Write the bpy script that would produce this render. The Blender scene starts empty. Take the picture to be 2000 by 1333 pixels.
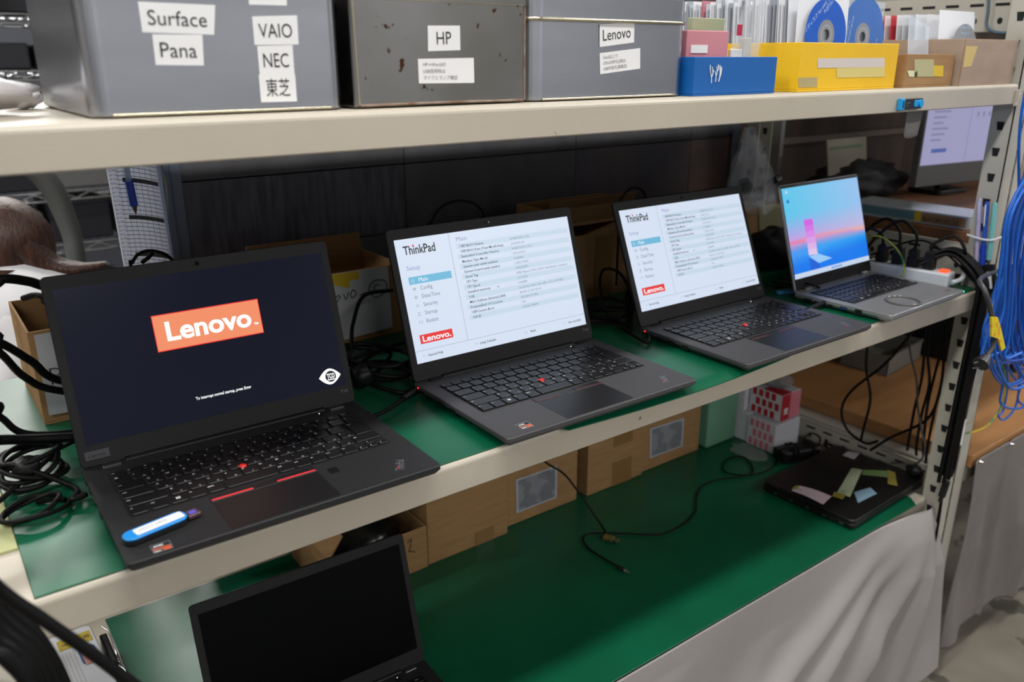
import bpy, math, random
from mathutils import Vector, Matrix, Euler, noise
R = math.radians
PI = math.pi
sc = bpy.context.scene
col = sc.collection
random.seed(7)

# ---------------------------------------------------------------- camera
F_PX = 1608.9
CAM = Vector((.1785, -.7306, .4442))
_y, _p, _r = .6382, .3310, -.0015
FW = Vector((math.sin(_y)*math.cos(_p), math.cos(_y)*math.cos(_p), -math.sin(_p)))
_R0 = Vector((math.cos(_y), -math.sin(_y), 0)); _U0 = _R0.cross(FW)
RT = math.cos(_r)*_R0 + math.sin(_r)*_U0
UP = -math.sin(_r)*_R0 + math.cos(_r)*_U0
cd = bpy.data.cameras.new('camera'); cam = bpy.data.objects.new('camera', cd); col.objects.link(cam)
cd.sensor_width = 36; cd.lens = F_PX/2000*36; cd.clip_start = .02; cd.clip_end = 60
mw = Matrix((RT, UP, -FW)).transposed().to_4x4(); mw.translation = CAM
cam.matrix_world = mw
cd.dof.use_dof = True; cd.dof.focus_distance = 1.10; cd.dof.aperture_fstop = 4.8
sc.camera = cam

# ---------------------------------------------------------------- world, lights, exposure
sc.view_settings.view_transform = 'Standard'; sc.view_settings.look = 'None'
sc.view_settings.gamma = 1; sc.view_settings.use_curve_mapping = False
sc.view_settings.exposure = 0.0
w = bpy.data.worlds.new('world'); sc.world = w; w.use_nodes = True
w.node_tree.nodes['Background'].inputs[0].default_value = (.80, .87, 1, 1)
w.node_tree.nodes['Background'].inputs[1].default_value = .27

def area(name, loc, size, power, color=(1, .98, .945), rot=(0, 0, 0)):
    l = bpy.data.lights.new(name, 'AREA'); l.shape = 'RECTANGLE'; l.size, l.size_y = size; l.energy = power; l.color = color
    o = bpy.data.objects.new(name, l); o.location = loc; o.rotation_euler = rot; col.objects.link(o); return o
CEIL = 1.75
LAMPS = [(.55, -.43, 23), (2.4, -.43, 23), (-1.1, -.45, 27), (.2, -2.8, 32), (2.9, -2.8, 40), (5.0, -1.2, 40), (-2.4, -2.8, 28), (.5, 3.9, 60), (1.0, 3.2, 50),
         (-.7, 1.6, 34), (-2.2, 2.4, 20), (2.6, 2.6, 12)]  # front row and far rear pair added, for tin reflections and mat sheen
for lx, ly, pw in LAMPS:
    area('tube_light', (lx, ly, CEIL-.075), (1.2, .14), pw)

# ---------------------------------------------------------------- helpers
def at(u, v, **k):
    """the point of the place that the photograph shows at pixel u, v, on the plane x=, y= or z="""
    d = RT*((u-1000)/F_PX) + UP*((666.5-v)/F_PX) + FW
    (a, val), = k.items(); i = 'xyz'.index(a)
    return CAM + d*((val-CAM[i])/d[i])

def lin(c):
    return tuple(((x/255)/12.92 if x/255 <= .04045 else ((x/255+.055)/1.055)**2.4) for x in c)
MATS = {}
def mat(name, c=(128, 128, 128), rough=.5, metal=0, emit=0, emc=None, bump=0, bscale=80, stretch=None, c2=None, nscale=8,
        alpha=1, trans=0, sheer=0, coat=0, spec=.5, spots=None, lo=.35, hi=.65, sheen=0, wave=None):
    if name in MATS: return MATS[name]
    m = bpy.data.materials.new(name); MATS[name] = m; m.use_nodes = True
    nt = m.node_tree; b = nt.nodes['Principled BSDF']; I = b.inputs
    I['Base Color'].default_value = (*lin(c), 1); I['Roughness'].default_value = rough; I['Metallic'].default_value = metal
    I['Specular IOR Level'].default_value = spec
    if coat: I['Coat Weight'].default_value = coat; I['Coat Roughness'].default_value = .15
    if trans: I['Transmission Weight'].default_value = trans; I['IOR'].default_value = 1.3
    if alpha < 1: I['Alpha'].default_value = alpha
    if emit: I['Emission Color'].default_value = (*lin(emc or c), 1); I['Emission Strength'].default_value = emit
    if sheer:       # thin paper and cloth let light through from behind
        tl = nt.nodes.new('ShaderNodeBsdfTranslucent'); tl.inputs[0].default_value = (*lin(c), 1)
        mx_ = nt.nodes.new('ShaderNodeMixShader'); mx_.inputs[0].default_value = sheer; out = nt.nodes['Material Output']
        nt.links.new(b.outputs[0], mx_.inputs[1]); nt.links.new(tl.outputs[0], mx_.inputs[2]); nt.links.new(mx_.outputs[0], out.inputs[0])
    def tex(scale, detail=4):
        tc = nt.nodes.new('ShaderNodeTexCoord'); mp = nt.nodes.new('ShaderNodeMapping'); n = nt.nodes.new('ShaderNodeTexNoise')
        if stretch: mp.inputs['Scale'].default_value = stretch
        n.inputs['Scale'].default_value = scale; n.inputs['Detail'].default_value = detail
        nt.links.new(tc.outputs['Object'], mp.inputs[0]); nt.links.new(mp.outputs[0], n.inputs['Vector']); return n
    last = None
    if c2:
        n = tex(nscale, 6); rp = nt.nodes.new('ShaderNodeValToRGB')
        rp.color_ramp.elements[0].position = lo; rp.color_ramp.elements[1].position = hi
        rp.color_ramp.elements[0].color = (*lin(c), 1); rp.color_ramp.elements[1].color = (*lin(c2), 1)
        nt.links.new(n.outputs[0], rp.inputs[0]); last = rp.outputs[0]
        nt.links.new(last, I['Base Color'])
    if spots:
        sc_, thr, cc = spots
        n = tex(sc_, 8); rp = nt.nodes.new('ShaderNodeValToRGB'); rp.color_ramp.elements[0].position = thr; rp.color_ramp.elements[1].position = thr+.03
        mx = nt.nodes.new('ShaderNodeMix'); mx.data_type = 'RGBA'
        nt.links.new(n.outputs[0], rp.inputs[0]); nt.links.new(rp.outputs[0], mx.inputs[0])
        if last: nt.links.new(last, mx.inputs[6])
        else: mx.inputs[6].default_value = (*lin(c), 1)
        mx.inputs[7].default_value = (*lin(cc), 1); nt.links.new(mx.outputs[2], I['Base Color'])
    if bump:
        n = tex(bscale, 5); bp = nt.nodes.new('ShaderNodeBump'); bp.inputs['Strength'].default_value = bump; bp.inputs['Distance'].default_value = .002
        nt.links.new(n.outputs[0], bp.inputs['Height']); nt.links.new(bp.outputs[0], I['Normal'])
    return m

_txt = {}
def text_geo(s, bold=0, res=2):
    k = (s, bold, res)
    if k in _txt: return _txt[k]
    c = bpy.data.curves.new('t', 'FONT'); c.body = s; c.size = 1; c.offset = bold; c.resolution_u = res
    c.fill_mode = 'FRONT'
    o = bpy.data.objects.new('t', c); col.objects.link(o)
    dg = bpy.context.evaluated_depsgraph_get(); dg.update()
    me = o.evaluated_get(dg).to_mesh()
    vs = [tuple(v.co) for v in me.vertices]; fs = [tuple(p.vertices) for p in me.polygons]
    o.evaluated_get(dg).to_mesh_clear(); bpy.data.objects.remove(o); bpy.data.curves.remove(c)
    _txt[k] = (vs, fs); return vs, fs

def spline(pts, n=8, closed=False):
    P = [Vector(p) for p in pts]
    if len(P) < 3 and not closed: return P
    out = []; L = len(P)
    for i in range(L if closed else L-1):
        p1, p2 = P[i], P[(i+1) % L]
        p0 = P[i-1] if (closed or i > 0) else p1*2-p2
        p3 = P[(i+2) % L] if (closed or i+2 < L) else p2*2-p1
        for j in range(n):
            t = j/n
            out.append(.5*((2*p1)+(p2-p0)*t+(2*p0-5*p1+4*p2-p3)*t*t+(3*p1-p0-3*p2+p3)*t**3))
    if not closed: out.append(P[-1])
    return out

class M:
    """collects shapes and links them as ONE mesh object"""
    def __init__(s): s.v = []; s.f = []; s.m = []; s.s = []; s.mats = []; s.T = Matrix(); s.cols = None
    def mi(s, m):
        if m not in s.mats: s.mats.append(m)
        return s.mats.index(m)
    def add(s, vs, fs, m, smooth=False):
        b = len(s.v); i = s.mi(m)
        s.v += [tuple(s.T @ Vector(v)) for v in vs]
        for f in fs: s.f.append(tuple(b+k for k in f)); s.m.append(i); s.s.append(smooth)
        return s
    def prism(s, poly, z0, z1, m, b=0, bb=0, smooth=False):
        """poly: ccw outline in x,y, lofted from z0 to z1 with chamfer b at the top and bb at the bottom"""
        n = len(poly); cx = sum(p[0] for p in poly)/n; cy = sum(p[1] for p in poly)/n
        def inset(d):
            out = []
            for i in range(n):
                a, p, c = Vector(poly[i-1]), Vector(poly[i]), Vector(poly[(i+1) % n])
                e1 = (p-a); e2 = (c-p)
                e1 = e1.normalized() if e1.length > 1e-9 else e2.normalized(); e2 = e2.normalized() if e2.length > 1e-9 else e1
                nn = Vector((-(e1.y+e2.y), e1.x+e2.x)); nn = nn.normalized() if nn.length > 1e-6 else Vector((-e1.y, e1.x))
                k = d/max(.5, nn.dot(Vector((-e1.y, e1.x))))
                out.append((p.x+nn.x*k, p.y+nn.y*k))
            return out
        rings = []
        if bb: rings += [(inset(bb), z0), (poly, z0+bb)]
        else: rings += [(poly, z0)]
        if b: rings += [(poly, z1-b), (inset(b), z1)]
        else: rings += [(poly, z1)]
        vs = [(p[0], p[1], z) for r, z in rings for p in r]
        fs = [tuple(range(n-1, -1, -1)), tuple(range((len(rings)-1)*n, len(rings)*n))]
        for k in range(len(rings)-1):
            for i in range(n):
                j = (i+1) % n; fs.append((k*n+i, k*n+j, (k+1)*n+j, (k+1)*n+i))
        return s.add(vs, fs, m, smooth)
    def box(s, x0, x1, y0, y1, z0, z1, m, b=0, r=0, bb=None, seg=4):
        x0, x1 = min(x0, x1), max(x0, x1); y0, y1 = min(y0, y1), max(y0, y1); z0, z1 = min(z0, z1), max(z0, z1)
        if r:
            r = min(r, (x1-x0)/2.001, (y1-y0)/2.001); poly = []
            for cx, cy, a in ((x1-r, y0+r, -90), (x1-r, y1-r, 0), (x0+r, y1-r, 90), (x0+r, y0+r, 180)):
                for k in range(seg+1):
                    t = R(a+90*k/seg); poly.append((cx+r*math.cos(t), cy+r*math.sin(t)))
        else: poly = [(x0, y0), (x1, y0), (x1, y1), (x0, y1)]
        return s.prism(poly, z0, z1, m, b, b if bb is None else bb)
    def quad(s, a, b, c, d, m): return s.add([a, b, c, d], [(0, 1, 2, 3)], m)
    def poly(s, pts, m): return s.add(pts, [tuple(range(len(pts)))], m)
    def tube(s, pts, r, m, seg=8, n=8, closed=False, caps=True, raw=False, flat=None):
        P = [Vector(p) for p in pts] if raw else spline(pts, n, closed)
        L = len(P); vs = []; fs = []; up = None
        for i, p in enumerate(P):
            t = (P[(i+1) % L]-P[i-1]) if closed or 0 < i < L-1 else (P[1]-P[0] if i == 0 else P[-1]-P[-2])
            t = t.normalized() if t.length > 1e-9 else Vector((0, 0, 1))
            if up is None: up = Vector((0, 0, 1)) if abs(t.z) < .9 else Vector((1, 0, 0))
            a = t.cross(up); a = a.normalized() if a.length > 1e-6 else Vector((1, 0, 0)); b_ = a.cross(t).normalized(); up = b_
            rr = r(i/(L-1)) if callable(r) else r
            for k in range(seg):
                an = 2*PI*k/seg; vs.append(tuple(p+a*(rr*math.cos(an))+b_*(rr*(flat or 1)*math.sin(an))))
        for i in range(L if closed else L-1):
            for k in range(seg):
                j = (i+1) % L; q = (k+1) % seg; fs.append((i*seg+k, i*seg+q, j*seg+q, j*seg+k))
        s.add(vs, fs, m, True)
        if caps and not closed: s.add(vs[:seg], [tuple(range(seg))], m); s.add(vs[-seg:], [tuple(range(seg))], m)
        return s
    def cyl(s, a, b, r, m, seg=16, r2=None):
        a = Vector(a); b = Vector(b); r2 = r if r2 is None else r2
        return s.tube([a, b], lambda t: r+(r2-r)*t, m, seg=seg, raw=True)
    def ball(s, c, r, m, nu=12, nv=8, sz=(1, 1, 1)):
        vs = []; fs = []
        for i in range(nv+1):
            for k in range(nu):
                a = PI*i/nv; b = 2*PI*k/nu; vs.append((c[0]+r*sz[0]*math.sin(a)*math.cos(b), c[1]+r*sz[1]*math.sin(a)*math.sin(b), c[2]+r*sz[2]*math.cos(a)))
        for i in range(nv):
            for k in range(nu): fs.append((i*nu+k, (i+1)*nu+k, (i+1)*nu+(k+1) % nu, i*nu+(k+1) % nu))
        return s.add(vs, fs, m, True)
    def disc(s, c, r, m, n=32, r0=0, ax=1):
        """flat ring or disc in the local x,z plane facing -y"""
        vs = []; fs = []
        for k in range(n):
            a = 2*PI*k/n; vs.append((c[0]+r*math.cos(a), c[1], c[2]+r*math.sin(a)*ax))
        if not r0: fs = [tuple(range(n))]
        else:
            for k in range(n):
                a = 2*PI*k/n; vs.append((c[0]+r0*math.cos(a), c[1], c[2]+r0*math.sin(a)*ax))
            fs = [(k, (k+1) % n, n+(k+1) % n, n+k) for k in range(n)]
        return s.add(vs, fs, m)
    def text(s, t, x, y, z, size, m, face='xz', bold=0, sx=1, shear=0, res=2, anchor='l', width=None, rot=0):
        """writing with its baseline start at x,y,z; face xz = upright facing -y, xy = lying flat, yz = facing -x"""
        vs, fs = text_geo(t, bold, res)
        if not vs: return s
        wx = max(v[0] for v in vs); w0 = min(v[0] for v in vs)
        if width: sx = width/((wx-w0)*size)
        off = {'l': -w0, 'c': -(wx+w0)/2, 'r': -wx}[anchor]; c_, s_ = math.cos(rot), math.sin(rot); out = []
        for v in vs:
            a = (v[0]+off+shear*v[1])*size*sx; b = v[1]*size; a, b = a*c_-b*s_, a*s_+b*c_
            out.append({'xz': (x+a, y, z+b), 'xy': (x+a, y+b, z), 'yz': (x, y-a, z+b)}[face])
        return s.add(out, fs, m)
    def grid(s, fn, nu, nv, m, smooth=True):
        vs = [fn(i/nu, j/nv) for j in range(nv+1) for i in range(nu+1)]
        fs = [(j*(nu+1)+i, j*(nu+1)+i+1, (j+1)*(nu+1)+i+1, (j+1)*(nu+1)+i) for j in range(nv) for i in range(nu)]
        return s.add(vs, fs, m, smooth)
    def mesh(s, name, center=None):
        me = bpy.data.meshes.new(name)
        c = Vector(center) if center is not None else Vector((0, 0, 0))
        me.from_pydata([tuple(Vector(v)-c) for v in s.v], [], s.f)
        for m in s.mats: me.materials.append(m)
        me.polygons.foreach_set('material_index', s.m); me.polygons.foreach_set('use_smooth', s.s); me.update(); return me
    def build(s, name, parent=None, solid=0, keep=False, **tags):
        c = None
        if parent is None and s.v and not keep:
            xs, ys, zs = zip(*s.v); c = ((min(xs)+max(xs))/2, (min(ys)+max(ys))/2, min(zs))
        o = bpy.data.objects.new(name, s.mesh(name, c)); col.objects.link(o)
        if c: o.location = c
        if parent is not None: o.parent = parent
        if solid:
            md = o.modifiers.new('solid', 'SOLIDIFY'); md.thickness = solid; md.offset = 0
        tag(o, **tags); return o

def tag(o, label=None, cat=None, group=None, kind=None):
    if label: o['label'] = label
    if cat: o['category'] = cat
    if group: o['group'] = group
    if kind: o['kind'] = kind
    return o
def thing(name, loc, rz, label, cat, group=None, kind=None):
    o = bpy.data.objects.new(name, None); o.empty_display_size = .02; col.objects.link(o)
    o.location = loc; o.rotation_euler = (0, 0, rz); return tag(o, label, cat, group, kind)
def put(me, name, parent, loc=(0, 0, 0), rot=(0, 0, 0)):
    o = bpy.data.objects.new(name, me); col.objects.link(o); o.parent = parent; o.location = loc; o.rotation_euler = rot; return o

# ---------------------------------------------------------------- materials
cream = mat('cream_steel', (186, 178, 164), .42, c2=(179, 171, 156), nscale=5, bump=.08, bscale=300, spots=(38, .74, (120, 108, 95)))
cream2 = mat('grey_cream_steel', (190, 187, 176), .45, c2=(180, 176, 164), nscale=6)
hole_m = mat('hole_dark', (14, 15, 17), .8)
green = mat('green_vinyl', (2, 90, 61), .37, c2=(3, 82, 55), nscale=7, bump=.35, bscale=16, spots=(60, .80, (52, 118, 92)))
greenE = mat('green_vinyl_edge', (8, 60, 40), .5)
card = mat('cardboard', (158, 122, 80), .85, c2=(146, 111, 72), nscale=12, stretch=(1, 1, 6), bump=.1, bscale=60)
cardin = mat('cardboard_inner', (138, 106, 68), .9, c2=(128, 97, 62), nscale=9)
tape = mat('brown_tape', (134, 100, 58), .3, coat=.3)
black = mat('black_plastic', (19, 19, 21), .42, spec=.35, bump=.05, bscale=900)
blackm = mat('black_matte', (27, 27, 29), .55, spec=.3, bump=.12, bscale=1500)
deckm = mat('laptop_deck', (63, 62, 65), .52, bump=.1, bscale=2500)
deck1 = mat('laptop_deck_dark', (36, 36, 38), .5, spec=.35, bump=.1, bscale=2500)
keym = mat('key_black', (19, 19, 21), .38)
keyt = mat('key_tray', (10, 10, 11), .6)
leg = mat('key_legend', (205, 205, 208), .6)
cable = mat('black_cable', (8, 8, 9), .5, spec=.2)
redm = mat('red_rubber', (208, 28, 30), .5)
redstripe = mat('red_stripe', (214, 56, 62), .45)
white = mat('paper_white', (225, 226, 228), .8)
ink = mat('ink_black', (28, 28, 30), .8)
inkg = mat('ink_grey', (105, 105, 110), .8)
silver = mat('silver_metal', (172, 172, 172), .3, 1)
chrome = mat('chrome', (200, 200, 200), .15, 1)
tape_y = mat('yellow_tape', (212, 178, 40), .6)
glassy = mat('clear_plastic', (230, 235, 240), .08, alpha=.22, spec=.9)

# ================================================================ the room
FL = -1.0
conc = mat('concrete', (98, 92, 82), .75, c2=(126, 120, 108), nscale=4, bump=.25, bscale=30, spots=(9, .60, (74, 70, 62)), lo=.3, hi=.7)
wallm = mat('wall_paint', (200, 203, 210), .8)
M().box(-5, 6, -4, 5, FL-.1, FL, conc).build('floor', kind='structure')
M().box(-5, 6, -4, 5, CEIL, CEIL+.1, mat('ceiling_tile', (190, 190, 186), .9)).build('ceiling', kind='structure')
M().box(-5, 6, 5, 5.1, FL, CEIL, mat('dark_wall', (46, 48, 56), .8)).build('wall_back', kind='structure')
M().box(-5, 6, -4.1, -4, FL, CEIL, wallm).build('wall_front', kind='structure')
M().box(-5.1, -5, -4, 5, FL, CEIL, wallm).build('wall_left', kind='structure')
M().box(6, 6.1, -4, 5, FL, CEIL, wallm).build('wall_right', kind='structure')
lampb = mat('lamp_housing', (200, 200, 198), .5)
for i, (lx, ly, pw) in enumerate(LAMPS):  # housings out of view, for the added fill lamps too
    t = thing('ceiling_lamp', (lx, ly, CEIL), 0, 'unseen white fluorescent batten lamp on the ceiling', 'lamp', 'ceiling lamps')
    M().box(-.64, .64, -.09, .09, -.06, 0, lampb, .008).build('housing', t)

# ================================================================ partition behind the shelf
part_al = mat('partition_frame', (92, 102, 118), .4, .3)
tiles = [mat('tile_a', (88, 88, 100), .55, c2=(62, 60, 70), nscale=22, stretch=(5, 1, .6), bump=.3, bscale=60),
         mat('tile_b', (84, 84, 88), .55, c2=(70, 68, 72), nscale=9, stretch=(1.5, 1, 1), bump=.2, bscale=50),
         mat('tile_c', (96, 82, 80), .55, c2=(72, 70, 80), nscale=7, stretch=(2, 1, 1), bump=.2, bscale=50),
         mat('tile_d', (120, 92, 78), .55, c2=(86, 72, 70), nscale=6, bump=.2, bscale=50)]
t = thing('office_partition', (1.25, .72, FL), 0, 'dark tiled office partition standing behind the shelving rack', 'partition')
def loc_of(t): 
    m = M(); m.T = Matrix.Translation(-Vector(t.location)); return m
m = loc_of(t)
cols_x = [.558, .980, 1.42, 1.80, 1.955]
for ci in range(4):
    x0, x1 = cols_x[ci]+.001, cols_x[ci+1]-.001
    for ri, (z0, z1) in enumerate(((FL+.06, -.55), (-.55, -.2), (-.2, .118), (.118, .250), (.250, .62))):
        k = [[0, 0, 1, 0, 1], [1, 1, 2, 1, 1], [2, 2, 3, 2, 1], [3, 3, 3, 3, 1]][ci][ri]
        m.box(x0, x1, .7012, .73, z0+.001, z1-.001, tiles[k], .0008)
m.build('tile_panel', t)
m = loc_of(t)
m.box(.526, .542, .692, .745, FL, .66, part_al, .004, .004); m.box(.542, .558, .697, .745, FL, .66, part_al, .002)
m.box(.542, 1.985, .697, .745, .62, .66, part_al, .002); m.box(.542, 1.985, .697, .745, FL, FL+.06, part_al, .002); m.box(1.955, 1.985, .697, .745, FL, .66, part_al, .002)
m.box(.558, 1.955, .73, .742, FL+.06, .62, mat('partition_back', (70, 74, 82), .7))
m.build('frame', t)

# ================================================================ the rack
H1, H2 = .397, -.4906
rack = thing('storage_rack', (1.03, .31, FL), 0, 'cream steel three tier shelving rack carrying the laptops and tins', 'rack')
def rb(): return loc_of(rack)
def shelf(x0, x1, y0, y1, z, lip, m):
    """pressed steel shelf: sheet, rounded front and back lips with a return flange"""
    r = .006
    prof = [(y0+.018, z-lip), (y0+.0015, z-lip), (y0, z-lip+.0015), (y0, z-r)] + [(y0+r-r*math.cos(R(a)), z-r+r*math.sin(R(a))) for a in (22, 45, 68, 90)]
    prof2 = [(y1-(p[0]-y0), p[1]) for p in reversed(prof)]
    pts = prof+prof2
    th = .0012; cyy = (y0+y1)/2
    inn = []
    for k, p in enumerate(pts):
        e = 1 if p[0] < cyy else -1
        if abs(p[1]-(z-lip)) < 1e-6: inn.append((p[0]+e*(th if abs(p[0]-(y0 if e > 0 else y1)) < .01 else 0), p[1]+th))
        else: inn.append((p[0]+e*th, p[1]-th if p[1] > z-r else p[1]))
    ring = pts+inn[::-1]; n = len(ring)
    vs = [(x, p[0], p[1]) for x in (x0, x1) for p in ring]
    fs = [(i, n+i, n+(i+1) % n, (i+1) % n) for i in range(n)]
    mm = rb(); mm.add(vs, fs, m, False)
    h_ = len(pts)
    for q in (0, n): mm.add([vs[q+i] for i in range(n)], [(i, i+1, n-2-i, n-1-i) for i in range(h_-1)], m)
    # underside sheet and stiffeners
    mm.box(x0, x1, y0+.002, y1-.002, z-.0035, z-.0015, m)
    for k in range(1, 4): mm.box(x0+.01, x1-.01, y0+(y1-y0)*k/4-.02, y0+(y1-y0)*k/4+.02, z-.022, z-.004, m, 0)
    # end plates
    for x in (x0, x1): mm.box(x-.001, x+.001, y0+.004, y1-.004, z-lip, z-.004, m)
    return mm
s_top = shelf(.155, 1.903, 0, .60, H1, .0365, cream).build('shelf', rack)
s_mid = shelf(.155, 1.903, 0, .62, -.002, .040, cream).build('shelf', rack)
s_low = shelf(.155, 1.903, .03, .69, H2-.002, .042, cream).build('shelf', rack)
def post(x, y, sx, sy, z0=FL, z1=.95, mt=None, flange=False, par=None):
    """slotted angle post; web in the plane x, flange running away along sx"""
    par = par or rack
    m = loc_of(par); mt = mt or cream2; w_ = .041; th = .002
    m.box(x, x+sx*th, y, y+sy*w_, z0, z1, mt, .0006); m.box(x, x+sx*w_, y, y+sy*th, z0, z1, mt, .0006)
    k = 0; z = .516-.0492*28
    while z < z1-.02:
        if z > z0+.02:
            cy = y+sy*.021
            # keyhole slot, wide at the top
            for e in (-1, 1):
                xx = x-.0004 if e < 0 else x+sx*th+.0004*sx
                m.poly([(xx, cy-.0075, z+.008), (xx, cy+.0075, z+.008), (xx, cy+.0050, z-.008), (xx, cy-.0050, z-.008)], hole_m)
            if flange:
                cx = x+sx*.021
                for yy in (y-.0004*sy, y+sy*(th+.0004)): m.poly([(cx-.004, yy, z+.006), (cx+.004, yy, z+.006), (cx+.004, yy, z-.006), (cx-.004, yy, z-.006)], hole_m)
        z += .0492
    return m
post(1.907, 0, 1, 1).build('post', rack)
post(1.907, .62, 1, -1).build('post', rack)
post(.151, 0, -1, 1).build('post', rack)
post(.151, .62, -1, -1).build('post', rack)
# end plates with slots that join the posts at the right, and the hooks of the shelf ends
def endplate(par, x, y0, y1, z0, z1, mt):
    m = loc_of(par)
    m.box(x, x+.0018, y0, y1, z0, z1, mt, .0005)
    m.box(x, x+.012, y0, y1, z1-.0018, z1, mt, .0005); m.box(x, x+.012, y0, y1, z0, z0+.0018, mt, .0005)
    y = y0+.03
    while y < y1-.03:
        zc = z0+(z1-z0)*.72
        m.box(x-.0006, x-.0002, y-.013, y+.013, zc-.0026, zc+.0026, hole_m, 0, .0025)
        m.add([(x-.0006, y+.005*math.cos(a*PI/6), z0+(z1-z0)*.3+.006*math.sin(a*PI/6)) for a in range(12)], [tuple(range(12))], hole_m)
        y += .048
    return m
for z0, z1 in ((H2+.0, H2+.05), (-.44+.45, .075), (.49, .56)):
    endplate(rack, 1.945, .044, .574, z0, z1, cream2).build('side_beam', rack)
def hook(z):
    m = rb(); m.box(1.893, 1.909, -.004, -.0005, z-.040, z-.010, cream, .001, 0)
    m.tube([(1.894, -.0045, z-.038), (1.898, -.005, z-.033), (1.900, -.005, z-.022), (1.905, -.005, z-.015)], .0012, cream, n=5)
    m.build('shelf_hook', rack)
hook(H1); hook(-.002)
H1 += .0005

# neighbouring rack to the right
rack2 = thing('storage_rack', (2.8, .31, FL), 0, 'cream steel rack on the right holding the brown boards and monitor', 'rack')
m = post(1.998, 0, -1, 1, par=rack2); m.build('post', rack2)
post(1.957, .62, 1, -1, par=rack2).build('post', rack2)
post(3.75, 0, -1, 1, par=rack2).build('post', rack2)
wood = mat('wood_board', (124, 84, 52), .6, c2=(104, 68, 42), nscale=5, stretch=(.6, 6, 6), bump=.1)
wood2 = mat('plywood_light', (176, 128, 80), .55, c2=(160, 114, 70), nscale=4, stretch=(1, 4, 4))
def rbx(x0, x1, y0, y1, z0, z1, name, mt, b=.002):
    m = loc_of(rack2); m.box(x0, x1, y0, y1, z0, z1, mt, b); return m.build(name, rack2)
rbx(1.962, 3.75, .002, .62, -.475, -.435, 'shelf', cream2)
rbx(1.962, 3.75, .002, .62, .03, .068, 'shelf', cream2)
rbx(1.962, 3.75, .03, .62, .55, .585, 'shelf', cream2)
tag(M().box(2.0, 3.7, -.01, .60, -.434, -.402, wood2, .002).build('wooden_board'), 'light brown plywood board on the low shelf of the right rack', 'board')
tag(M().box(1.962, 3.7, .045, .575, .0685, .098, wood, .002).build('wooden_board'), 'brown wooden board under the white box and the monitor', 'board')
t = thing('office_partition', (2.7, .72, FL), 0, 'brown panelled partition behind the monitor on the right', 'partition')
m = loc_of(t)
br = mat('brown_panel', (84, 66, 54), .7, c2=(52, 44, 40), nscale=4, stretch=(2, 1, 1), bump=.15)
for k in range(4): m.box(1.99+.42*k, 2.408+.42*k, .702, .73, FL, .9, br, .001)
m.box(1.99, 3.67, .69, .702, .215, .235, mat('brown_rail', (98, 84, 72), .5), .002)
m.build('panel', t)

# ================================================================ mats and cloths
def matpoly(poly, z, th, name, label, m=green, droop=None):
    mm = M(); mm.prism(poly, z, z+th, m, .0006); o = mm.build(name); tag(o, label, 'desk mat'); return o
matpoly([(.205, .0045), (.88, .0045), (.90, .016), (.93, .04), (.93, .60), (.205, .612)], -.0017, .0015, 'desk_mat', 'green vinyl desk mat under the left laptop on the middle shelf')
# the second mat lies over the first and droops over the front lip between two laptops
def mat2():
    m = M(); nx, ny = 90, 30; x0, x1 = .725, 1.898
    def edge(x):      # front edge overhang
        if x < .80: return .002+.055*((.80-x)/.075)**2
        if x < 1.27: return -.009-.008*math.sin(PI*(x-.80)/.47)
        return .0035
    def top(u, v):
        x = x0+(x1-x0)*u; y = edge(x)+(.60-edge(x))*v**1.6
        z = .0014
        if y < .001: z -= (.001-y)*.32
        return (x, y, z)
    def bot(u, v):
        p = top(1-u, v); return (p[0], p[1], p[2]-.0012)
    m.grid(top, nx, ny, green); m.grid(bot, nx, ny, green)
    def rim(u, v):
        p = top(1-u, 0); return (p[0], p[1], p[2]-.0014*v)
    m.grid(rim, nx, 1, green)
    m.grid(lambda u, v: (lambda p: (p[0], p[1], p[2]-.0014*v))(top(0, u)), 30, 1, green)
    o = m.build('desk_mat'); tag(o, 'green vinyl desk mat under the two white screened laptops', 'desk mat')
mat2()
matpoly([(.325, .025), (1.850, .025), (1.872, .050), (1.872, .47), (1.60, .672), (.325, .672)], H2-.0016, .0016, 'desk_mat', 'large green vinyl mat covering the lowest shelf')

clothm = mat('grey_vinyl_cloth', (158, 153, 152), .38, c2=(148, 143, 142), nscale=3, bump=.05, bscale=90, spec=.6)
def cloth_fn(x0, x1, y, ztop, zbot, folds, lean=0, xr=0):
    def fn(u, v):
        x = x0+(x1-x0)*u; z = ztop+(zbot-ztop)*v
        d = 0
        for (fx, k, amp, wd, z0f) in folds:
            c = fx+k*v
            a = max(0, min(1, (v-z0f)*3)) if z0f > 0 else min(1, .25+v*1.6)
            d += amp*a*math.exp(-((x-c)/wd)**2)
        n = noise.noise(Vector((x*3, 0, z*1.6)))*.014*min(1, v*2.5+.05)+noise.noise(Vector((x*9+3, 1, z*3)))*.004*min(1, v*3)
        k_ = max(0, min(1, (u-.86)/.1)); push = .036*k_*k_*(3-2*k_)*min(1, v*3.2) if xr else 0; push += .008*k_*min(1, v*8)
        return (x+xr*v*u**6, y-d-n-lean*v-push, z+.01*math.sin(x*9)*v)
    return fn
random.seed(3)
f1 = [(1.85, -.62, .030, .05, 0), (1.86, -.32, .034, .035, 0), (1.87, -.14, .026, .022, 0), (1.80, -.95, .03, .07, 0), (1.55, -.5, .022, .05, .3), (1.40, -.3, .02, .05, .2),
      (1.1, -.3, .02, .06, .1), (.8, .1, .02, .05, .2), (.5, .1, .02, .05, .1), (1.70, -.05, .02, .03, .45), (1.62, -.16, .018, .03, .5)]
m = M(); fn = cloth_fn(.27, 1.898, .0235, H2-.003, FL+.055, f1, .015, .080)
m.grid(fn, 240, 90, clothm)
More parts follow.
